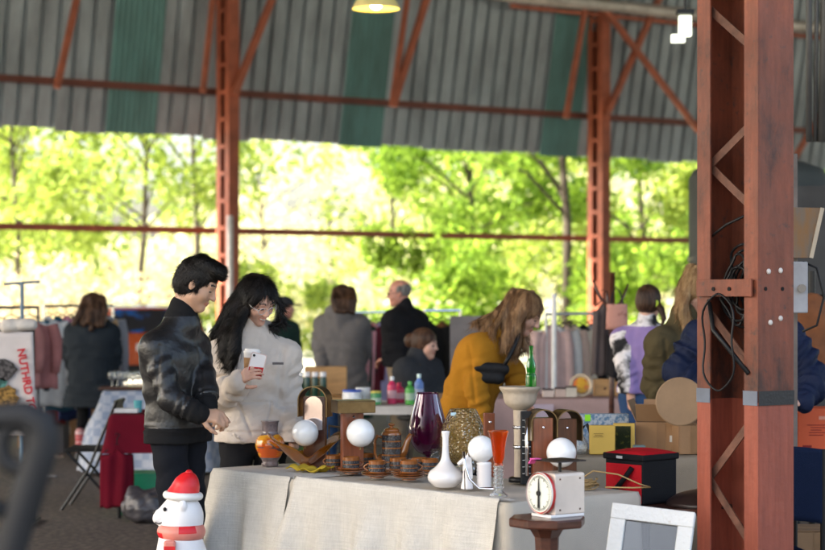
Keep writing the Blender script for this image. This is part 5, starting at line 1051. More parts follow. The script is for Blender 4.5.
# --- far man with cap
def hair_C(s, c): cranium(s, c, 1.02)
def exC(c):
    hd, H = c['hd'], c['H']; s = SDF(hd - .25, hd + .25, .008); s.ell((0, -.012, .05), (.090, .105, .080), H, hd, .01); s.ell((0, .11, .045), (.06, .075, .012), H, hd, .01); q = hd + H @ np.array([0, 0, .035]); n = H @ np.array([0, 0, -1.]); s.cut(q, n)
    P, Q = s.mesh(); np_obj('cap', P, Q, CHAR, c['root'])
person('distant man in dark cap and green jacket between the couple and the grey coat', 21.0, (284, 362, 0), (282, 331, 0), (285, 308, 0), 60, 95, 5, 0,
       arms=[(1, (272, 348, -.1), (283, 358, -.25), dict(dir=(1, -.2, 0), back=(0, 0, 1), curl=.4)), (-1, (295, 346, .1), (294, 360, -.1), dict(dir=(.6, -.6, 0), back=(0, 0, 1), curl=.4))],
       skin='ruddy', vox=.014, sw=.17, top=dict(mat=DGREEN, r=.14, sleeve=.08, cuff=.06, hem=.85), legs=dict(mat=DENIM), hairf=hair_C, hairm=H_DBROWN, extra=exC)
# --- woman in dark parka at the left rack
YK = 18.7
def hair_K(s, c):
    cranium(s, c, 1.1, front=.04); lerp_strands(s, c, [(85, 299, -.05), (79, 311, -.14), (75, 323, -.19)], [(103, 299, -.05), (106, 311, -.12), (105, 325, -.17)], 9, .048, .028, .016, 9)
person('woman in long dark parka and leggings seen from behind at the left clothes rack', YK, (92, 372, 0), (92, 334, 0), (93, 306, 0), 172, 185, 6, 0,
       arms=[(-1, (70, 350, .05), (72, 366, .2), dict(dir=(0, 1, 0), back=(0, 0, 1), curl=.4)), (1, (114, 352, .0), (112, 372, .1), dict(dir=(0, .4, -1), back=(1, 0, 0), curl=.4))],
       vox=.012, sw=.175, top=dict(mat=SLATE, r=.165, sleeve=.085, cuff=.065, hem=_hem(407, YK), flare=1.25, fold=.016, name='parka', post=hood_D), legs=dict(mat=LEGG, r=.08, kn=.055, an=.042, low=.30), hairf=hair_K, hairm=H_DBROWN,
       extra=lambda c: [np_obj('sock', *(lambda s_: s_.cap(c['an'][k] + UPV * .02, c['an'][k] + UPV * .20, .043, .048, .01).mesh())(SDF(c['an'][k] - .15, c['an'][k] + np.array([.15, .15, .3]), .01)), mat('red_white_sock', (.45, .05, .06), .9, col2=(.7, .6, .6), thr=.55, scale=14, stretch=(.1, .1, 2)), c['root']) for k in (1, -1)])
# ================================================================== GOODS, RAILS AND TABLES BEHIND
def rquad(p0, p1, Y0, Y1, skew=0): a, b = gz(p0, Y0), gz(p1, Y0 + skew); return (a, b, b + Vector((0, Y1 - Y0, 0)), a + Vector((0, Y1 - Y0, 0)))
def zat(py, Y): return CAMH + (HY - py) / F * Y
def boxthing(name, label, cat, loc, dims, m, rz=0, group=None, lid=None, lidname='lid', bevel=.004, extra=None):
    root = thing(name, label, cat, loc, rz, group); g = MB(); g.box((0, 0, dims[2] / 2), dims); g.build('body', m, root, bevel=bevel)
    if lid is not None: g = MB(); g.box((0, 0, dims[2] + .004), (dims[0] * 1.02, dims[1] * 1.02, .012)); g.build(lidname, lid, root, bevel=.002)
    if extra: extra(root)
    return root
def carton(label, loc, dims, rz=0, m=None, open_=False, group='cardboard boxes'):
    root = thing('cardboard_box', label, 'box', loc, rz, group); a, b, h = dims; g = MB()
    for c, d in (((0, 0, .003), (a, b, .006)), ((-a / 2, 0, h / 2), (.006, b, h)), ((a / 2, 0, h / 2), (.006, b, h)), ((0, -b / 2, h / 2), (a - .006, .006, h)), ((0, b / 2, h / 2), (a - .006, .006, h))): g.box(c, d)
    g.build('box_wall', m or CARD, root)
    g = MB(); g.box((0, -b / 2 - .0042, h * .5), (.045, .0015, h * .98)); g.build('tape', mat('brown_packing_tape', (.24, .13, .06), .3), root)
    g = MB(); g.box((a * .28, -b / 2 - .004, h * .45), (a * .22, .0015, h * .22)); g.build('shipping_label', mat('dull_white_label', (.5, .48, .44), .7), root)
    for s_, ax in ((-1, 0), (1, 0), (-1, 1), (1, 1)):
        g = MB(); t = .5 + .35 * random.random() if open_ else -0.02; L_ = (b if ax else a) / 2
        e = Vector((0, s_, 0)) if ax else Vector((s_, 0, 0)); base = e * ((b if ax else a) / 2) + Vector((0, 0, h + .003 * (1 + ax)))
        dirv = (e * math.cos(t * 1.6) + Vector((0, 0, 1)) * math.sin(t * 1.6)) if open_ else -e; sd_ = Vector((1, 0, 0)) if ax else Vector((0, 1, 0)); w2 = (a if ax else b) / 2 * .97
        q = [base - sd_ * w2, base + sd_ * w2, base + sd_ * w2 + dirv * L_ * .9, base - sd_ * w2 + dirv * L_ * .9]; g.add(q, [(0, 1, 2, 3)]); g.build('flap', m or CARD, root, solid=.004)
    return root
# --- table D with cartons and yellow boxes
LB = fabric('brown_beige_linen', (.27, .225, .17))
qD = rquad(556, 700, 9.7, 10.35, 0); table('trestle_table', 'table under the beige cloth holding the yellow boxes', qD, .79)
drape('tablecloth', 'beige cloth over the table with the yellow boxes', qD, .793, .06, LB, 12, amp=.012, off=.003, nf=8)
ZD = .80
def dd(px, Y=9.95): return gz(px, Y, ZD)
YEL = mat('yellow_card', (.56, .36, .07), .6, var=.06)
def yb(root):
    g = MB(); [g.box((-.02, -.0265, .105 - i * .008), (.05 - .012 * (i % 2), .001, .002)) for i in range(3)]; g.build('small_print', mat('brown_print', (.12, .07, .02), .8), root)
boxthing('yellow_box', 'yellow card box with small brown print on the beige table', 'box', dd(602, 9.85), (.128, .05, .146), YEL, 0, extra=yb)
root = thing('display_box', 'yellow framed box with dark glass window right of the plain yellow box', 'box', dd(624, 9.98), -.1)
g = MB(); g.box((0, 0, .074), (.11, .05, .148)); g.build('frame', YEL, root, bevel=.003); g = MB(); g.box((-.005, -.0265, .072), (.078, .004, .126)); g.build('window', mat('dark_green_glass', (.02, .025, .012), .1, col2=(.10, .10, .02), thr=.62, scale=40), root)
BLP = mat('blue_patterned_card', (.10, .19, .30), .5, col2=(.42, .46, .50), thr=.5, scale=38)
root = boxthing('gift_box', 'blue and silver patterned box behind the yellow boxes', 'box', dd(603, 10.18), (.265, .06, .185), BLP, .05)
g = MB(); g.box((-.085, -.0315, .165), (.03, .002, .035)); g.build('lime_sticker', mat('lime_paper', (.28, .75, .02), .6), root)
carton('open cardboard box standing on the right half of the beige table', dd(664, 10.12), (.26, .24, .15), -.25, open_=True)
carton('low cardboard box near the steel column on the beige table', dd(690, 9.95), (.16, .2, .145), .1)
m = MB(); m.at((0, 0, .125), 0, R(84)); m.lathe([(0, 0), (.118, 0), (.124, .004), (.118, .008), (0, .008)], 48)
tag(m.build('round_board', mat('kraft_disc', (.27, .17, .095), .7), None, dd(680, 9.86) + Vector((0, 0, .14)), -.15), 'round kraft brown board leaning on the cardboard boxes', 'board')
boxthing('tin_box', 'small grey-green tin between the yellow box and the cardboard box', 'tin', dd(639, 9.8), (.06, .05, .05), mat('grey_green_tin', (.12, .17, .17), .4))
root = thing('coffee_server', 'glass coffee server with black handle left of the yellow box', 'jug', dd(577, 9.9))
m = MB(); m.lathe(smoothp([(.04, 0), (.05, .01), (.055, .05), (.03, .10), (.032, .13)]), 32, cap=False); m.build('glass_body', CLR, root, smooth=True, solid=.003)
m = MB(); m.lathe([(.034, .128), (.036, .132), (.03, .14), (.0, .145)], 24); m.tube([(.03, 0, .13), (.05, 0, .15), (.085, 0, .06), (.09, 0, .03)], .008, 8); m.build('handle', BLACK, root, smooth=True)
# --- table behind, right: plate, wooden boxes, pink cloth
PINKC = fabric('dusty_pink_cloth', (.40, .27, .25)); qR = rquad(466, 640, 15.0, 15.8); table('trestle_table', 'table under the dusty pink cloth holding the decorated plate', qR, .80)
drape('tablecloth', 'dusty pink cloth over the table with the decorated plate', qR, .803, .08, PINKC, 21, amp=.02, off=.003)
def rr_(px, Y=15.4): return gz(px, Y, .812)
PLT = mat('decorated_plate', (.70, .38, .05), .3, col2=(.60, .07, .03), thr=.55, scale=16)
root = thing('decorated_plate', 'round orange decorated plate on a stand by the wooden boxes', 'plate', rr_(581, 15.3))
m = MB(); m.at((0, 0, .085), 0, R(78)); m.lathe([(0, .004), (.055, .004), (.062, 0)], 40, cap=False); m.build('picture_centre', PLT, root, smooth=True, solid=.004)
m = MB(); m.at((0, 0, .085), 0, R(78)); m.lathe([(.062, 0), (.088, .012), (.090, .010), (.062, -.006)], 40, cap=False); m.build('rim', mat('plate_rim', (.62, .48, .33), .3), root, smooth=True, solid=.003)
PINE = mat('pine_wood', (.45, .25, .10), .55, var=.25, scale=4, stretch=(1, 8, 8))
for i, (px, w_, h_, lab) in enumerate(((604, .16, .12, 'pale wooden box just right of the decorated plate'), (622, .12, .10, 'second wooden box right of the decorated plate'))):
    def kn_(root, w_=w_, h_=h_): g = MB(); g.ball((0, -.075, h_ * .5), .01, 10, 8); g.build('knob', DARKWOOD, root, smooth=True)
    boxthing('wooden_box', lab, 'box', rr_(px), (w_, .14, h_), PINE, 0, extra=kn_, lid=PINE)
for i, (px, c_) in enumerate(((548, (.55, .45, .4)), (560, (.5, .38, .33)), (571, (.55, .5, .42)))):
    boxthing('small_box', ['leftmost', 'middle', 'rightmost'][i] + ' of three small pale boxes left of the decorated plate', 'box', rr_(px, 15.2), (.085, .08, .055 + .01 * i), mat('pale_card_%d' % i, c_, .7), 0, lid=mat('dark_lid_card', (.05, .03, .03), .6), group='small pale boxes')
g = MB(); g.box((0, 0, 0), (.16, .004, .22)); tag(g.build('paper_sheet', mat('lilac_paper', (.45, .36, .42), .8), None, (gz(543, 14.93).x, 14.925, .66)), 'lilac paper notice pinned to the front of the pink cloth', 'paper')
# green bottle in front of mustard woman
GB = thin('green_bottle_glass', (.10, .62, .18), .5); 
lathe_thing('green_bottle', 'slim bright green glass bottle standing in the bowl of the pale urn', 'bottle', tt(531, 482) + Vector((0, 0, .411)), smoothp([(.022, 0), (.024, .01), (.024, .07), (.019, .085), (.022, .11), (.018, .135), (.010, .165), (.010, .205), (.012, .21)]), GB, 24)
# --- table C with bottles
qC = rquad(338, 452, 14.1, 14.9); table('trestle_table', 'pale-topped table holding the jars and bottles in mid picture', qC, .80, m=mat('pale_table_top', (.50, .46, .42), .5), th=.06)
GOODS = [(352, 'jar', 'white tub with blue lid', (.70, .70, .70), (.03, .09, .45), .07, .11), (363, 'jar', 'white round tub with white lid', (.7, .68, .62), (.7, .7, .7), .055, .12), (368, 'box', 'orange labelled box', (.6, .25, .03), None, .05, .08), (376, 'jar', 'green labelled jar', (.05, .25, .08), (.6, .5, .1), .04, .10),
         (392, 'bottle', 'pink-red plastic bottle with white cap', (.55, .03, .10), (.75, .75, .75), .035, .20), (399, 'bottle', 'wider red-pink bottle', (.5, .03, .08), (.4, .02, .06), .04, .15), (410, 'bottle', 'green spray bottle', (.06, .30, .05), (.1, .4, .1), .035, .17), (419, 'bottle', 'blue labelled bottle with pale cap', (.12, .22, .50), (.6, .75, .72), .034, .22), (436, 'box', 'brown paper bag', (.30, .16, .08), None, .10, .07)]
for i, (px, kd, lab, c, c2, r_, h_) in enumerate(GOODS):
    Yg = 14.3 + .12 * (i % 3); p = gz(px, Yg, .803); mm = mat('goods_%d' % i, c, .35, var=.25, scale=20)
    if kd == 'box': boxthing('box', lab + ' on the pale-topped table', 'box', p, (r_ * 1.8, .08, h_), mm, .2, group='goods on the pale-topped table')
    else:
        root = thing(kd, lab + ' on the pale-topped table', kd, p, 0, 'goods on the pale-topped table'); g = MB()
        pr = [(r_ * .92, 0), (r_, .006), (r_, h_ * .8), (r_ * .9, h_ * .86)] if kd == 'jar' else smoothp([(r_ * .92, 0), (r_, .01), (r_, h_ * .6), (r_ * .85, h_ * .72), (r_ * .35, h_ * .84), (r_ * .35, h_ * .88)], 3)
        g.lathe(pr, 28); g.build('body', mm, root, auto=50); g = MB(); rc = r_ * (1.0 if kd == 'jar' else .45); g.lathe([(rc, h_ * .86), (rc, h_ * .99), (rc * .9, h_)], 24); g.build('cap', mat('cap_%d' % i, c2, .4, var=.03), root, auto=40)
        g = MB(); g.lathe([(r_ + .001, h_ * .2), (r_ + .001, h_ * .5)], 28, cap=False); g.build('paper_label', mat('label_%d' % i, tuple(min(.8, x * .5 + .3) for x in c), .6), root, smooth=True)
# --- table between the hoodie and the grey coat
qM = rquad(262, 348, 16.2, 17.0); table('trestle_table', 'wooden table with dark jars left of the woman in the grey coat', qM, .75, m=PINE)
for i, px in enumerate((300, 307, 315, 323)):
    root = thing('jar', ['leftmost', 'second', 'third', 'rightmost'][i] + ' dark green jar with white lid on the wooden table left of the grey coat', 'jar', gz(px, 16.4, .751), 0, 'dark green jars'); g = MB(); g.lathe([(.03, 0), (.032, .01), (.032, .15), (.025, .17)], 20); g.build('body', mat('dark_green_jar', (.01, .05, .03), .2), root, auto=50); g = MB(); g.lathe([(.028, .17), (.028, .205), (.024, .21)], 20); g.build('cap', WC, root, auto=50)
boxthing('wooden_crate', 'small orange-brown wooden crate behind the dark green jars', 'crate', gz(326, 16.8, .751), (.36, .2, .24), PINE, 0)
m = MB(); m.lathe(smoothp([(.04, 0), (.05, .005), (.09, .07), (.095, .08)]), 28, cap=False); tag(m.build('lime_bowl', mat('lime_glass', (.35, .75, .15), .2), None, gz(291, 16.5, .751), smooth=True, solid=.005), 'lime green bowl on the wooden table beside the hoodie', 'bowl')
m = MB(); m.box((0, 0, .1), (.14, .12, .2)); tag(m.build('paper_bag', mat('white_paper_bag', (.6, .6, .65), .8), None, gz(293, 16.75, .751), .3, bevel=.01), 'white paper bag behind the lime bowl', 'bag')
# --- clothes rails
GMAT = {}
def gmat(c):
    if c not in GMAT: GMAT[c] = fabric('garment_cloth_%d' % len(GMAT), tuple(min(.7, x * (1.35 if max(c) > .2 else 1)) for x in c), var=.16, scale=5)
    return GMAT[c]
def garment(label, loc, w_, L_, c, rz, cat='garment', seed=0, th=.05, sleeves=True, stripe=None, group=None):
    rs = random.Random(seed); ph = [rs.uniform(0, 6.28) for _ in range(6)]; root = thing('hanging_garment', label, cat, loc, rz, group); g = MB()
    def f(u, v):
        a = 2 * math.pi * u; sh = min(1, (v / .10)) ; hw = w_ / 2 * (.18 + .82 * sh ** .6) * (1 + .10 * v + .03 * math.sin(5 * v + ph[0])); t = th * (.35 + .65 * sh) * (1 + .25 * math.sin(3 * a + ph[1] + 2 * v) + .2 * math.sin(7 * a + ph[2] + v))
        return (hw * math.cos(a), t * math.sin(a), -L_ * v - .02 * (1 - sh) * 0 + (-.04 * abs(math.cos(a)) if v < .12 else 0) + .01 * math.sin(5 * a + ph[3]) * v)
    g.grid(f, 40, 16, closed=True); b = len(g.v)
    g.build('cloth', gmat(c), root, smooth=True, solid=.006)
    if sleeves:
        for s_ in (-1, 1): g = MB(); g.tube([(s_ * w_ * .44, 0, -.06), (s_ * w_ * .52, .0, -.20), (s_ * w_ * .53, -.02, -.20 - L_ * .25), (s_ * w_ * .50, -.02, -L_ * .78)], [.055, .06, .05, .042], 12); g.build('sleeve', gmat(c), root, smooth=True)
    g = MB(); g.tube([(-w_ * .4, 0, -.03), (0, 0, .03), (w_ * .4, 0, -.03)], .005, 6); g.tube([(0, 0, .03), (0, 0, .07), (.02, 0, .09), (.0, 0, .105), (-.015, 0, .09)], .003, 6); g.build('hanger', BLACK, root); return root
def clothes_rail(label, a, b, zr, m=None, group=None):
    """a,b ground points"""
    root = thing('clothes_rail', label, 'clothes rail', (a + b) / 2, math.atan2((b - a).y, (b - a).x)); L_ = (b - a).length; m = m or CHROME
    g = MB(); g.tube([(-L_ / 2, 0, zr), (L_ / 2, 0, zr)], .014, 10); g.build('rail', m, root)
    for s_ in (-1, 1): g = MB(); g.tube([(s_ * L_ / 2, 0, 0.03), (s_ * L_ / 2, 0, zr + .01)], .013, 10); g.build('post', m, root); g = MB(); g.tube([(s_ * L_ / 2, -.25, .02), (s_ * L_ / 2, .25, .02)], .012, 8); g.build('foot', m, root)
    return root
ORDN = ['first', 'second', 'third', 'fourth', 'fifth', 'sixth', 'seventh', 'eighth', 'ninth', 'tenth', 'eleventh', 'twelfth']
def fill_rail(a, b, zr, items, where, rot, seed, grp):
    for i, (nm, c, w_, L_) in enumerate(items):
        t = (i + .5) / len(items); p = a + (b - a) * t; garment('%s, %s from the left on %s' % (nm, ORDN[i], where), Vector((p.x, p.y, zr - .105 + .012)), w_, L_, c, rot + random.uniform(-.15, .15), seed=seed + i, group=grp)
WHITEM = mat('white_metal', (.75, .74, .72), .4)
a, b = gz(546, 17.2), gz(603, 17.9); clothes_rail('white clothes rail with pink and black garments behind the decorated plate', a, b, 1.44, WHITEM)
fill_rail(a, b, 1.44, [('pale pink dress', (.50, .34, .31), .34, .95), ('white shirt', (.50, .48, .46), .34, .8), ('pale peach blouse', (.52, .37, .30), .36, .85), ('cream long shirt', (.50, .43, .34), .34, .9), ('black coat', (.012, .012, .014), .36, .95), ('light grey shirt', (.34, .32, .31), .36, .8), ('black jacket', (.015, .014, .016), .36, .85)], 'the white rail', .5, 100, 'garments on the white rail')
m = MB(); m.tube([(0, 0, 0), (0, 0, 1.62)], .022, 10); tag(m.build('white_pole', WHITEM, None, gz(554, 16.6)), 'white vertical pole in front of the pink garments', 'pole')
a, b = gz(352, 20.0), gz(388, 20.6); clothes_rail('clothes rail between the grey coat and the black jacket', a, b, 1.43)
fill_rail(a, b, 1.43, [('dark brown jacket', (.05, .028, .018), .4, .8), ('dark green dress', (.015, .05, .035), .36, 1.0), ('maroon shirt', (.14, .02, .03), .36, .8), ('pink striped shirt', (.48, .22, .24), .36, .85), ('lilac shirt', (.36, .30, .45), .36, .85), ('rose shirt', (.45, .14, .16), .36, .8)], 'the rail between grey coat and black jacket', .9, 120, 'garments on the middle rail')
a, b = gz(424, 18.6), gz(460, 19.0); clothes_rail('clothes rail with a brown leather jacket left of the bending woman', a, b, 1.46)
fill_rail(a, b, 1.46, [('black hanging coat', (.013, .013, .013), .34, .9), ('brown leather jacket', (.17, .075, .03), .40, .85), ('dark brown suede jacket', (.09, .04, .02), .36, .85)], 'the rail left of the bending woman', .1, 140, 'garments on the rail left of the bending woman')
g = MB(); g.box((0, 0, .71), (.36, .03, 1.42)); o = tag(g.build('partition_panel', mat('grey_felt_panel', (.22, .20, .20), .9), None, gz(470, 17.6), bevel=.004), 'grey partition panel behind the bending woman', 'panel')
a, b = gz(44, 19.2), gz(113, 20.2); clothes_rail('clothes rail behind the woman in the dark parka', a, b, 1.50)
fill_rail(a, b, 1.50, [('white shirt', (.60, .60, .62), .4, .9), ('teal blue shirt', (.04, .12, .17), .4, .95), ('pink shirt', (.52, .20, .26), .4, .9), ('navy dress', (.02, .03, .08), .4, 1.05), ('white blouse', (.62, .60, .60), .4, .95), ('black coat', (.013, .013, .016), .4, .95), ('tan sweater', (.40, .25, .13), .4, .85), ('grey shirt', (.2, .2, .22), .4, .9)], 'the left rail behind the dark parka', .95, 160, 'garments on the left rail')
a, b = gz(-34, 16.6), gz(38, 17.2); clothes_rail('grey clothes rail with striped pink knits at the left edge', a, b, 1.50, mat('dull_grey_metal', (.10, .10, .11), .5))
fill_rail(a, b, 1.50, [('mauve cardigan', (.24, .13, .14), .4, .6), ('pale lilac shirt', (.42, .36, .45), .4, .55), ('striped pink knit', (.30, .13, .12), .44, .6), ('striped rose knit', (.27, .11, .105), .44, .62)], 'the grey rail at the left edge', .12, 190, 'knits on the left edge rail')
m = MB(); m.tube([(0, 0, 0), (0, 0, 1.72)], .018, 8); m.tube([(-.15, 0, 1.70), (.15, 0, 1.72)], .012, 8); tag(m.build('display_pole', mat('blue_grey_metal', (.12, .20, .28), .4), None, gz(22, 16.3)), 'thin blue-grey display pole at the left rail', 'pole')
# --- coat stand with bag
p = gz(611, 14.8); root = thing('coat_stand', 'dark branching coat stand beside the far right column', 'coat stand', p)
m = MB(); m.tube([(0, 0, 0), (.01, 0, 1.78)], .022, 10); m.build('post', DARKWOOD, root, smooth=True)
for i, (a_, z0) in enumerate(((.3, 1.55), (2.9, 1.58), (1.5, 1.62), (4.4, 1.5))): m = MB(); m.tube([(0, 0, z0 - .06), (.08 * math.cos(a_), .06 * math.sin(a_), z0), (.14 * math.cos(a_), .1 * math.sin(a_), z0 + .14)], [.013, .012, .008], 8); m.build('peg', DARKWOOD, root, smooth=True)
for i in range(4): m = MB(); a_ = i * 1.57 + .4; m.tube([(0, 0, .12), (.15 * math.cos(a_), .15 * math.sin(a_), .07), (.26 * math.cos(a_), .26 * math.sin(a_), .015)], .014, 8); m.build('foot', DARKWOOD, root, smooth=True)
root = thing('tote_bag', 'salmon patterned tote bag hanging on the coat stand', 'bag', at(617, 316, 14.65))
m = MB(); m.grid(lambda u, v: (.075 * math.cos(6.2832 * u) * (1 + .1 * v), .03 * math.sin(6.2832 * u), .09 - .19 * v), 28, 6, closed=True); m.build('body', mat('salmon_print', (.50, .24, .19), .8, col2=(.30, .12, .09), thr=.6, scale=22), root, smooth=True, solid=.004)
m = MB(); m.tube([(-.05, 0, .08), (-.03, .03, .17), (.0, .06, .22), (.03, .03, .17), (.05, 0, .08)], .006, 6); m.build('handle', BLACK, root)
garment('black and grey scarf-like shawl hanging on the coat stand', at(603, 303, 14.9), .16, .55, (.10, .08, .08), .2, cat='shawl', seed=300, sleeves=False)
garment('dark bag-like wrap hanging low on the coat stand', at(616, 330, 14.8), .14, .35, (.02, .018, .02), .2, cat='shawl', seed=301, sleeves=False)
# --- left: check cloth table with glasses, red table, folding chair, boxes
CHK = mat('pale_blue_check', (.34, .38, .46), .85); n_, l_, b_ = nodes(CHK); bk = n_.new('ShaderNodeTexChecker'); bk.inputs['Scale'].default_value = 14; bk.inputs['Color1'].default_value = (.30, .35, .46, 1); bk.inputs['Color2'].default_value = (.46, .49, .56, 1); tc_ = n_.new('ShaderNodeTexCoord'); l_.new(tc_.outputs['Object'], bk.inputs[0]); l_.new(bk.outputs[0], b_.inputs['Base Color'])
qL = rquad(103, 200, 17.4, 18.3); table('trestle_table', 'table under the pale blue checked cloth behind the man in leather', qL, .745); drape('tablecloth', 'pale blue checked cloth over the table with the glasses', qL, .748, .04, CHK, 31, amp=.03, off=.003, flare=.16)
for i in range(7):
    lathe_thing('drinking_glass', ORDN[i] + ' from the left of the stemmed glasses on the checked cloth', 'glass', gz(112 + i * 5.2, 17.7 + .2 * (i % 2), .756), smoothp([(.03, 0), (.028, .004), (.005, .01), (.005, .07), (.028, .09), (.034, .12), (.03, .155)], 3), CLR, 20, solid=.002, cap=False, group='stemmed glasses on the checked cloth')
boxthing('wooden_tray', 'low brown wooden tray on the checked cloth beside the glasses', 'tray', gz(128, 17.55, .756), (.5, .2, .03), DARKWOOD)
RC = fabric('crimson_cloth', (.13, .006, .016)); qq = rquad(110, 172, 13.9, 14.6); table('small_table', 'small table under the crimson cloth', qq, .745); drape('tablecloth', 'crimson cloth over the small table behind the man in leather', qq, .748, .48, RC, 41, amp=.02, off=.003, corner=.05)
garment('crimson cloth end trailing below the left corner of the small table', gz(117, 13.86, .52), .22, .42, (.13, .006, .016), .2, cat='cloth', seed=302, sleeves=False)
boxthing('paper_box', 'white flat box on the crimson cloth', 'box', gz(127, 14.1, .756), (.17, .12, .03), mat('white_card', (.66, .64, .62), .6)); lathe_thing('cup', 'small teal paper cup on the crimson cloth', 'cup', gz(138, 14.15, .756), [(.025, 0), (.032, .085), (.030, .085), (.024, .006)], mat('teal_paper', (.08, .35, .38), .5), 20)
# green crate and grey bag under
boxthing('plastic_crate', 'green plastic crate under the crimson table', 'crate', gz(146, 14.3, .01), (.34, .3, .30), mat('green_plastic', (.01, .22, .11), .4)); s = SDF((-.25, -.2, 0), (.25, .2, .45), .012); s.ell((0, 0, .11), (.17, .13, .12), k=.03); s.ell((-.08, 0, .17), (.07, .07, .09), k=.03); s.ell((.07, 0, .15), (.06, .07, .10), k=.03); s.cut((0, 0, .003), (0, 0, -1)); P, Q = s.mesh(lambda p: .022 * snoise(p, 17, 3)); tag(np_obj('plastic_bag', P, Q, mat('grey_plastic_bag', (.06, .055, .06), .35), None, None, gz(146, 13.7)), 'crumpled grey plastic bag on the floor by the crimson table', 'bag')
root = thing('folding_chair', 'black folding chair between the dark parka and the crimson table', 'chair', gz(92, 14.7), R(0))
m = MB(); m.box((0, 0, .45), (.34, .38, .025)); m.build('seat', BLACKM, root, bevel=.006)
m = MB(); m.box((.20, 0, .755), (.02, .36, .13)); m.build('backrest', BLACKM, root, bevel=.006)
for y in (-.19, .19):
    m = MB(); m.tube([(-.20, y, 0), (.0, y, .30), (.215, y, .82)], .011, 8); m.build('leg', BLACKM, root); m = MB(); m.tube([(.24, y * .93, 0), (-.17, y * .93, .45)], .011, 8); m.build('leg', BLACKM, root)
m = MB(); m.tube([(.20, -.18, .05), (.20, .18, .05)], .008, 8); m.build('crossbar', BLACKM, root)
for i, (px, w_, lab) in enumerate(((38, .36, 'leftmost low cardboard box on the floor at the left'), (62, .3, 'second low cardboard box on the floor, behind the parka'), (84, .26, 'third low cardboard box on the floor behind the parka legs'), (102, .24, 'last low cardboard box left of the folding chair'))):
    carton(lab, gz(px, 20.6 + .1 * (i % 2)), (w_, .3, .44 - .03 * (i % 2)), .05 * i, open_=(i % 2 == 1), group='low cardboard boxes on the floor')
s = SDF((-.2, -.2, 0), (.2, .2, .5), .01); s.ell((0, 0, .15), (.11, .09, .14)); s.ell((0, -.01, .33), (.08, .08, .075)); [s.ell((x, 0, .39), (.025, .02, .025)) for x in (-.06, .06)]; [s.cap((x, -.02, .22), (x * 1.7, -.07, .12), .035, .03) for x in (-.08, .08)]; [s.cap((x, -.05, .05), (x * 1.3, -.14, .04), .045, .04) for x in (-.06, .06)]; s.cut((0, 0, 0.005), (0, 0, -1))
P, Q = s.mesh(); bx = boxthing('storage_box', 'dark storage box under the cream plush toy', 'box', gz(46, 20.0), (.42, .35, .52), mat('dark_plastic_box', (.035, .03, .035), .5)); tag(np_obj('plush_toy', P, Q, mat('cream_plush', (.50, .40, .28), 1.0, bump=.8, bscale=90), None, None, gz(41, 20.0, .522)), 'cream plush bear sitting on a dark box at the left', 'plush toy')
garment('dark red-brown cloth hanging beside the plush bear', gz(53, 19.8, .80), .24, .5, (.10, .015, .015), .1, cat='cloth', seed=303, sleeves=False)
# banner towel
root = thing('printed_towel', 'white towel printed with red slanted lettering and brown patches at the left edge', 'towel', gz(0, 13.6)); X0 = 0
TW = fabric('white_towel', (.62, .56, .54)); zt = zat(332, 13.6)
m = MB(); m.grid(lambda u, v: (-.42 + .65 * u + .025 * v, .01 * math.sin(9 * u + 2 * v) * v, zt - .72 * v), 30, 20); m.build('cloth', TW, root, smooth=True, solid=.008)
def text_mesh(txt, size, name, m_, parent, M4, ext=.001):
    cu = bpy.data.curves.new(name, 'FONT'); cu.body = txt; cu.size = size; cu.extrude = ext; cu.offset = size * .03; o = bpy.data.objects.new(name, cu); COL.objects.link(o)
    bpy.context.view_layer.update(); me = bpy.data.meshes.new_from_object(o.evaluated_get(bpy.context.evaluated_depsgraph_get())); bpy.data.objects.remove(o); bpy.data.curves.remove(cu)
    me.materials.clear(); me.materials.append(m_); o = bpy.data.objects.new(name, me); COL.objects.link(o); o.parent = parent; o.matrix_local = M4; return o
MR = Matrix.Translation((.125, -.022, zat(349, 13.6))) @ Matrix.Rotation(R(90), 4, 'X') @ Matrix.Rotation(R(-80), 4, 'Z')
text_mesh('NUTHRD TO', .078, 'lettering', mat('red_print', (.50, .015, .03), .8), root, MR)
for i, (x, z, w_, h_, c) in enumerate(((.02, .26, .20, .16, (.10, .09, .09)), (-.02, .36, .16, .09, (.10, .28, .24)), (.05, .46, .16, .20, (.34, .19, .05)), (-.12, .42, .22, .22, (.13, .08, .05)), (.02, .62, .16, .1, (.30, .16, .05)))):
    rs = random.Random(i); out = [((.8 + .35 * rs.random()) * w_ / 2 * math.cos(a) + x, zt - z + (.7 + .4 * rs.random()) * h_ / 2 * math.sin(a)) for a in [2 * math.pi * k / 18 for k in range(18)]]
    m = MB(); m.prism(out, -.020, -.018); m.build('printed_patch', mat('print_%d' % i, c, .9, col2=tuple(x_ * .3 for x_ in c), thr=.5, scale=40), root)
clothes_rail('low dark rail carrying the printed towel', gz(-45, 13.62), gz(33, 13.62), zt + .01, BLACKM)
s = SDF((-.15, -.1, -.06), (.15, .1, .1), .008); s.cap((-.09, 0, 0), (.09, 0, 0.01), .05, .04, .02); P, Q = s.mesh(lambda p: .008 * snoise(p, 20, 3)); tag(np_obj('folded_cloth', P, Q, fabric('cream_cloth', (.6, .55, .5)), None, None, at(19, 326, 13.6)), 'cream folded cloth lying over the low dark rail', 'cloth')
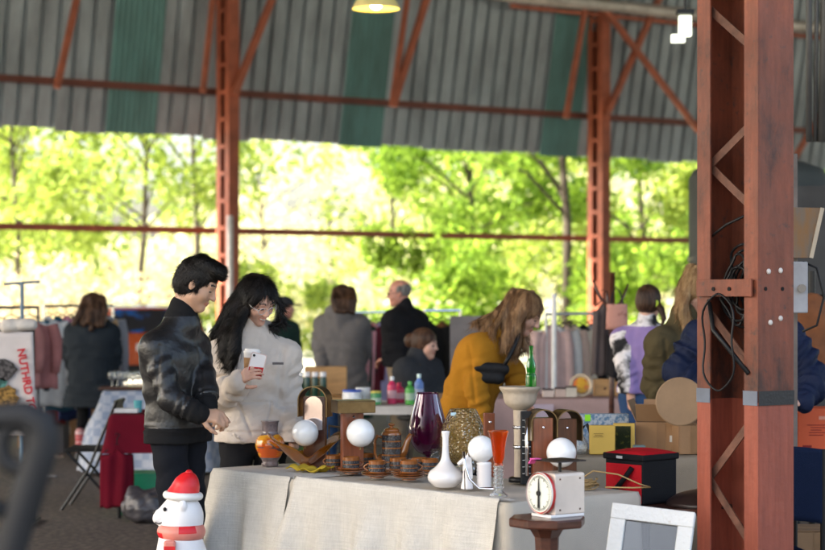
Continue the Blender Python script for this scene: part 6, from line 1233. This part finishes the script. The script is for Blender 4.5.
# --- car outside
CARP = mat('orange_red_paint', (.50, .10, .035), .25, var=.05, coat=.6); CG = mat('car_glass', (.02, .03, .035), .05, var=.02)
p = gz(152, 31.2); root = thing('parked_car', 'orange-red hatchback parked at the shed edge behind the man in leather', 'car', p, .12)
prof = [(-.0, .30), (-.02, .75), (.10, .95), (.42, 1.42), (1.7, 1.47), (2.35, 1.38), (2.95, .98), (3.7, .88), (3.85, .60), (3.85, .30)]
g = MB(); n = len(prof); W2 = .86
ring = []
for sx in (-1, 1): ring += [(sx * (W2 - (.16 if z > 1.2 else 0)), y, z) for y, z in prof]
g.add(ring, [tuple(range(n))[::-1], tuple(range(n, 2 * n))] + [(i, (i + 1) % n, n + (i + 1) % n, n + i) for i in range(n)]); g.build('body', CARP, root, bevel=.05)
m = MB(); k = Vector((0, .32, .47)).normalized(); a_, b_2 = Vector((0, .115, 1.0)), Vector((0, .375, 1.36)); nrm = Vector((0, -.86, .5)) * .035
m.add([(-.68, a_.y, a_.z), (.68, a_.y, a_.z), (.60, b_2.y, b_2.z), (-.60, b_2.y, b_2.z)], [(0, 1, 2, 3)]); m.v = [tuple(Vector(v) + nrm) for v in m.v]; m.build('rear_window', mat('bright_window_view', (.03, .03, .035), .15, col2=(.02, .14, .50), thr=.55, scale=2.2), root, solid=.01)
for s_ in (-1, 1):
    m = MB(); m.box((s_ * .74, -.02, .80), (.14, .06, .20)); m.build('tail_light', mat('red_lens', (.45, .01, .01), .2), root, bevel=.01)
    m = MB(); m.add([(s_ * .862, .45, .98), (s_ * .862, 2.7, .98), (s_ * .74, 2.25, 1.34), (s_ * .74, .62, 1.36)], [(0, 1, 2, 3)]); m.build('side_window', CG, root, solid=.02)
    for y in (.75, 3.0):
        w_ = thing('wheel', None, None, (s_ * .78, y, .31)); w_.parent = root; m = MB(); m.at((0, 0, 0), 0, 0, R(90)); m.lathe([(.20, -.1), (.30, -.09), (.31, 0), (.30, .09), (.20, .1)], 28); m.build('tyre', BLACK, w_, smooth=True); m = MB(); m.at((0, 0, 0), 0, 0, R(90)); m.lathe([(0, -.105), (.19, -.10), (.19, .10), (0, .105)], 20); m.build('rim', CHROME, w_)
m = MB(); m.box((0, -.03, .42), (1.6, .08, .16)); m.build('bumper', BLACK, root, bevel=.02); m = MB(); m.box((0, -.035, .78), (.5, .02, .12)); m.build('number_plate', WHITEM, root)
# --- right of the near column
root = thing('orange_carton', 'orange carton with dark red print at the right edge', 'box', gz(818, 11.0, zat(452, 11.0)), -.05)
g = MB(); g.box((0, 0, .126), (.26, .25, .252)); g.build('body', mat('orange_card', (.66, .10, .03), .6, var=.04), root, bevel=.004)
g = MB(); [g.box((-.03 + .01 * (i % 2), -.1265, .16 - i * .014), (.10 - .02 * (i % 3), .002, .004)) for i in range(5)]; g.box((-.08, -.1265, .04), (.05, .002, .014)); g.build('small_print', mat('dark_red_print', (.25, .02, .015), .8), root); g = MB(); g.box((.02, -.1265, .2), (.07, .002, .02)); g.build('paper_label', mat('pale_orange_label', (.75, .3, .2), .7), root)
table('small_table', 'small table under the orange carton at the right edge', rquad(792, 850, 10.8, 11.4), zat(452, 11.0) - .003)
CANV = fabric('navy_canvas', (.008, .015, .04)); root = thing('camp_chair', 'navy canvas camp chair with black frame right of the near column', 'chair', gz(796, 8.9), .1)
m = MB(); zc = zat(450, 8.9); m.grid(lambda u, v: (-.17 + .30 * u, .02 + .03 * math.sin(3.1 * u), zc - .34 * v + .012 * math.sin(3.1416 * u)), 20, 14); m.build('backrest', CANV, root, smooth=True, solid=.012)
m = MB(); m.grid(lambda u, v: (-.16 + .28 * u, .03 + .42 * v, .40 - .04 * math.sin(3.14 * u)), 14, 14); m.build('seat', CANV, root, smooth=True, solid=.01)
for x in (-.175, .135):
    m = MB(); m.tube([(x, .03, 0), (x, .03, zc)], .012, 8); m.build('leg', BLACKM, root); m = MB(); m.tube([(x, .46, 0), (x, .46, .62)], .012, 8); m.build('leg', BLACKM, root); m = MB(); m.tube([(x, .03, .62), (x, .46, .64)], .012, 8); m.build('armrest', BLACKM, root)
m = MB(); m.tube([(-.17, .03, .06), (.135, .46, .38)], .008, 6); m.build('crossbar', BLACKM, root)
carton('cardboard box on the floor behind the navy camp chair', gz(812, 10.2), (.5, .3, .38), .0)
# post, electrical box, plywood
root = thing('timber_post', 'grey timber post behind the near column carrying the electrical box', 'post', gz(786, 9.6)); m = MB(); m.box((0, 0, 1.15), (.10, .08, 2.3)); m.build('post', mat('grey_timber', (.14, .12, .11), .8, var=.3), root, bevel=.004)
root = thing('electrical_box', 'grey electrical box fixed beside the near steel column', 'electrical box', at(795, 313, 9.5), 0)
m = MB(); m.box((0, -.02, .125), (.105, .07, .25)); m.build('body', mat('grey_enamel', (.30, .31, .34), .45), root, bevel=.006); m = MB(); m.tube([(.02, -.055, .12), (.02, -.075, .12)], .02, 16); m.build('knob', mat('steel_knob', (.22, .2, .18), .4), root); m = MB(); m.tube([(.03, -.03, .25), (.10, -.03, .22), (.135, -.03, .08), (.10, -.03, -.06), (.03, -.03, -.09)], .006, 8); m.build('cable', BLACK, root, smooth=True)
root = thing('plywood_board', 'slanted worn plywood board beside the near steel column above the electrical box', 'board', at(790, 258, 9.55))
m = MB(); m.prism([(-.04, 0), (.10, 0.0), (.155, .245), (-.04, .25)], -.012, .012); m.build('panel', mat('worn_plywood', (.20, .11, .05), .8, col2=(.14, .12, .10), thr=.52, scale=8, stretch=(1, 1, .3)), root, bevel=.002)
m = MB(); m.bar((.1, -.018, 0), (.155, -.018, .245), .012, .018); m.build('edge_strip', mat('pale_edge', (.42, .36, .28), .7), root)
s = SDF((-.2, -.2, -.3), (.25, .2, .3), .01); s.cap((0, 0, .12), (.03, 0, -.22), .10, .14, .03); P, Q = s.mesh(lambda p: .014 * snoise(p, 14, 2)); tag(np_obj('brown_coat', P, Q, mat('rust_suede', (.20, .07, .025), .85, var=.3, scale=8), None, None, at(810, 330, 11.6)), 'rust brown suede coat hanging right of the navy jacket', 'coat')
m = MB(); m.tube([(0, 0, 0), (0, 0, 1.75)], .02, 8); m.tube([(-.1, 0, 1.6), (.1, 0, 1.6)], .01, 6); tag(m.build('garment_stand', BLACKM, None, gz(812, 11.66)), 'dark stand carrying the rust brown coat', 'stand')
for i, (x, r_) in enumerate(((809, .02), (815, .014), (822, .03))): m = MB(); m.tube([(0, 0, 2.55), (.01 * i, 0, 3.3), (0, 0, 7)], r_, 8); tag(m.build('hanging_pipe', mat('dark_pipe', (.05, .05, .05), .5), None, (gz(x, 12).x, 12, 0), smooth=True), ['leftmost', 'middle', 'rightmost'][i] + ' dark vertical pipe at the upper right edge', 'pipe')
# --- hand truck, blurred, lower left foreground
HT = mat('grey_worn_plastic', (.009, .010, .012), .7, var=.2, scale=8); YT = 3.3; root = thing('hand_truck', 'dark grey hand truck handle out of focus at the lower left corner', 'hand truck', gz(-7, YT), 0)
sc_ = YT / F; hp = lambda px, py: ((px + 7) * sc_, 0, zat(py, YT))
m = MB(); m.tube([hp(-70, 440), hp(-30, 424), hp(0, 417), hp(24, 415), hp(41, 423), hp(44, 440), hp(36, 468), hp(22, 512), hp(8, 560), ((8 + 7) * sc_ - .05, 0, .75), (-.03, 0, .10)], [.02, .022, .024, .026, .028, .028, .028, .028, .027, .024, .02], 14); m.build('frame_tube', HT, root, smooth=True)
m = MB(); m.tube([(hp(17, 447)[0] + .026 * math.cos(a), 0, hp(17, 447)[2] + .036 * math.sin(a)) for a in [2 * math.pi * k / 24 for k in range(25)]], .014, 10); m.build('grip_ring', HT, root, smooth=True)
m = MB(); m.tube([hp(-70, 440), hp(-76, 520), (-.23, 0, .10)], .02, 10); m.build('side_tube', HT, root, smooth=True)
m = MB(); m.tube([hp(-74, 500), hp(20, 512)], .014, 10); m.build('crossbar', HT, root, smooth=True)
m = MB(); m.box((-.13, -.12, .05), (.36, .24, .012)); m.build('toe_plate', HT, root)
for s_ in (-1, 1): m = MB(); m.at((-.13 + s_ * .2, .06, .10), 0, 0, R(90)); m.lathe([(0, -.02), (.09, -.02), (.10, 0), (.09, .02), (0, .02)], 24); m.build('wheel', BLACK, root, smooth=True)
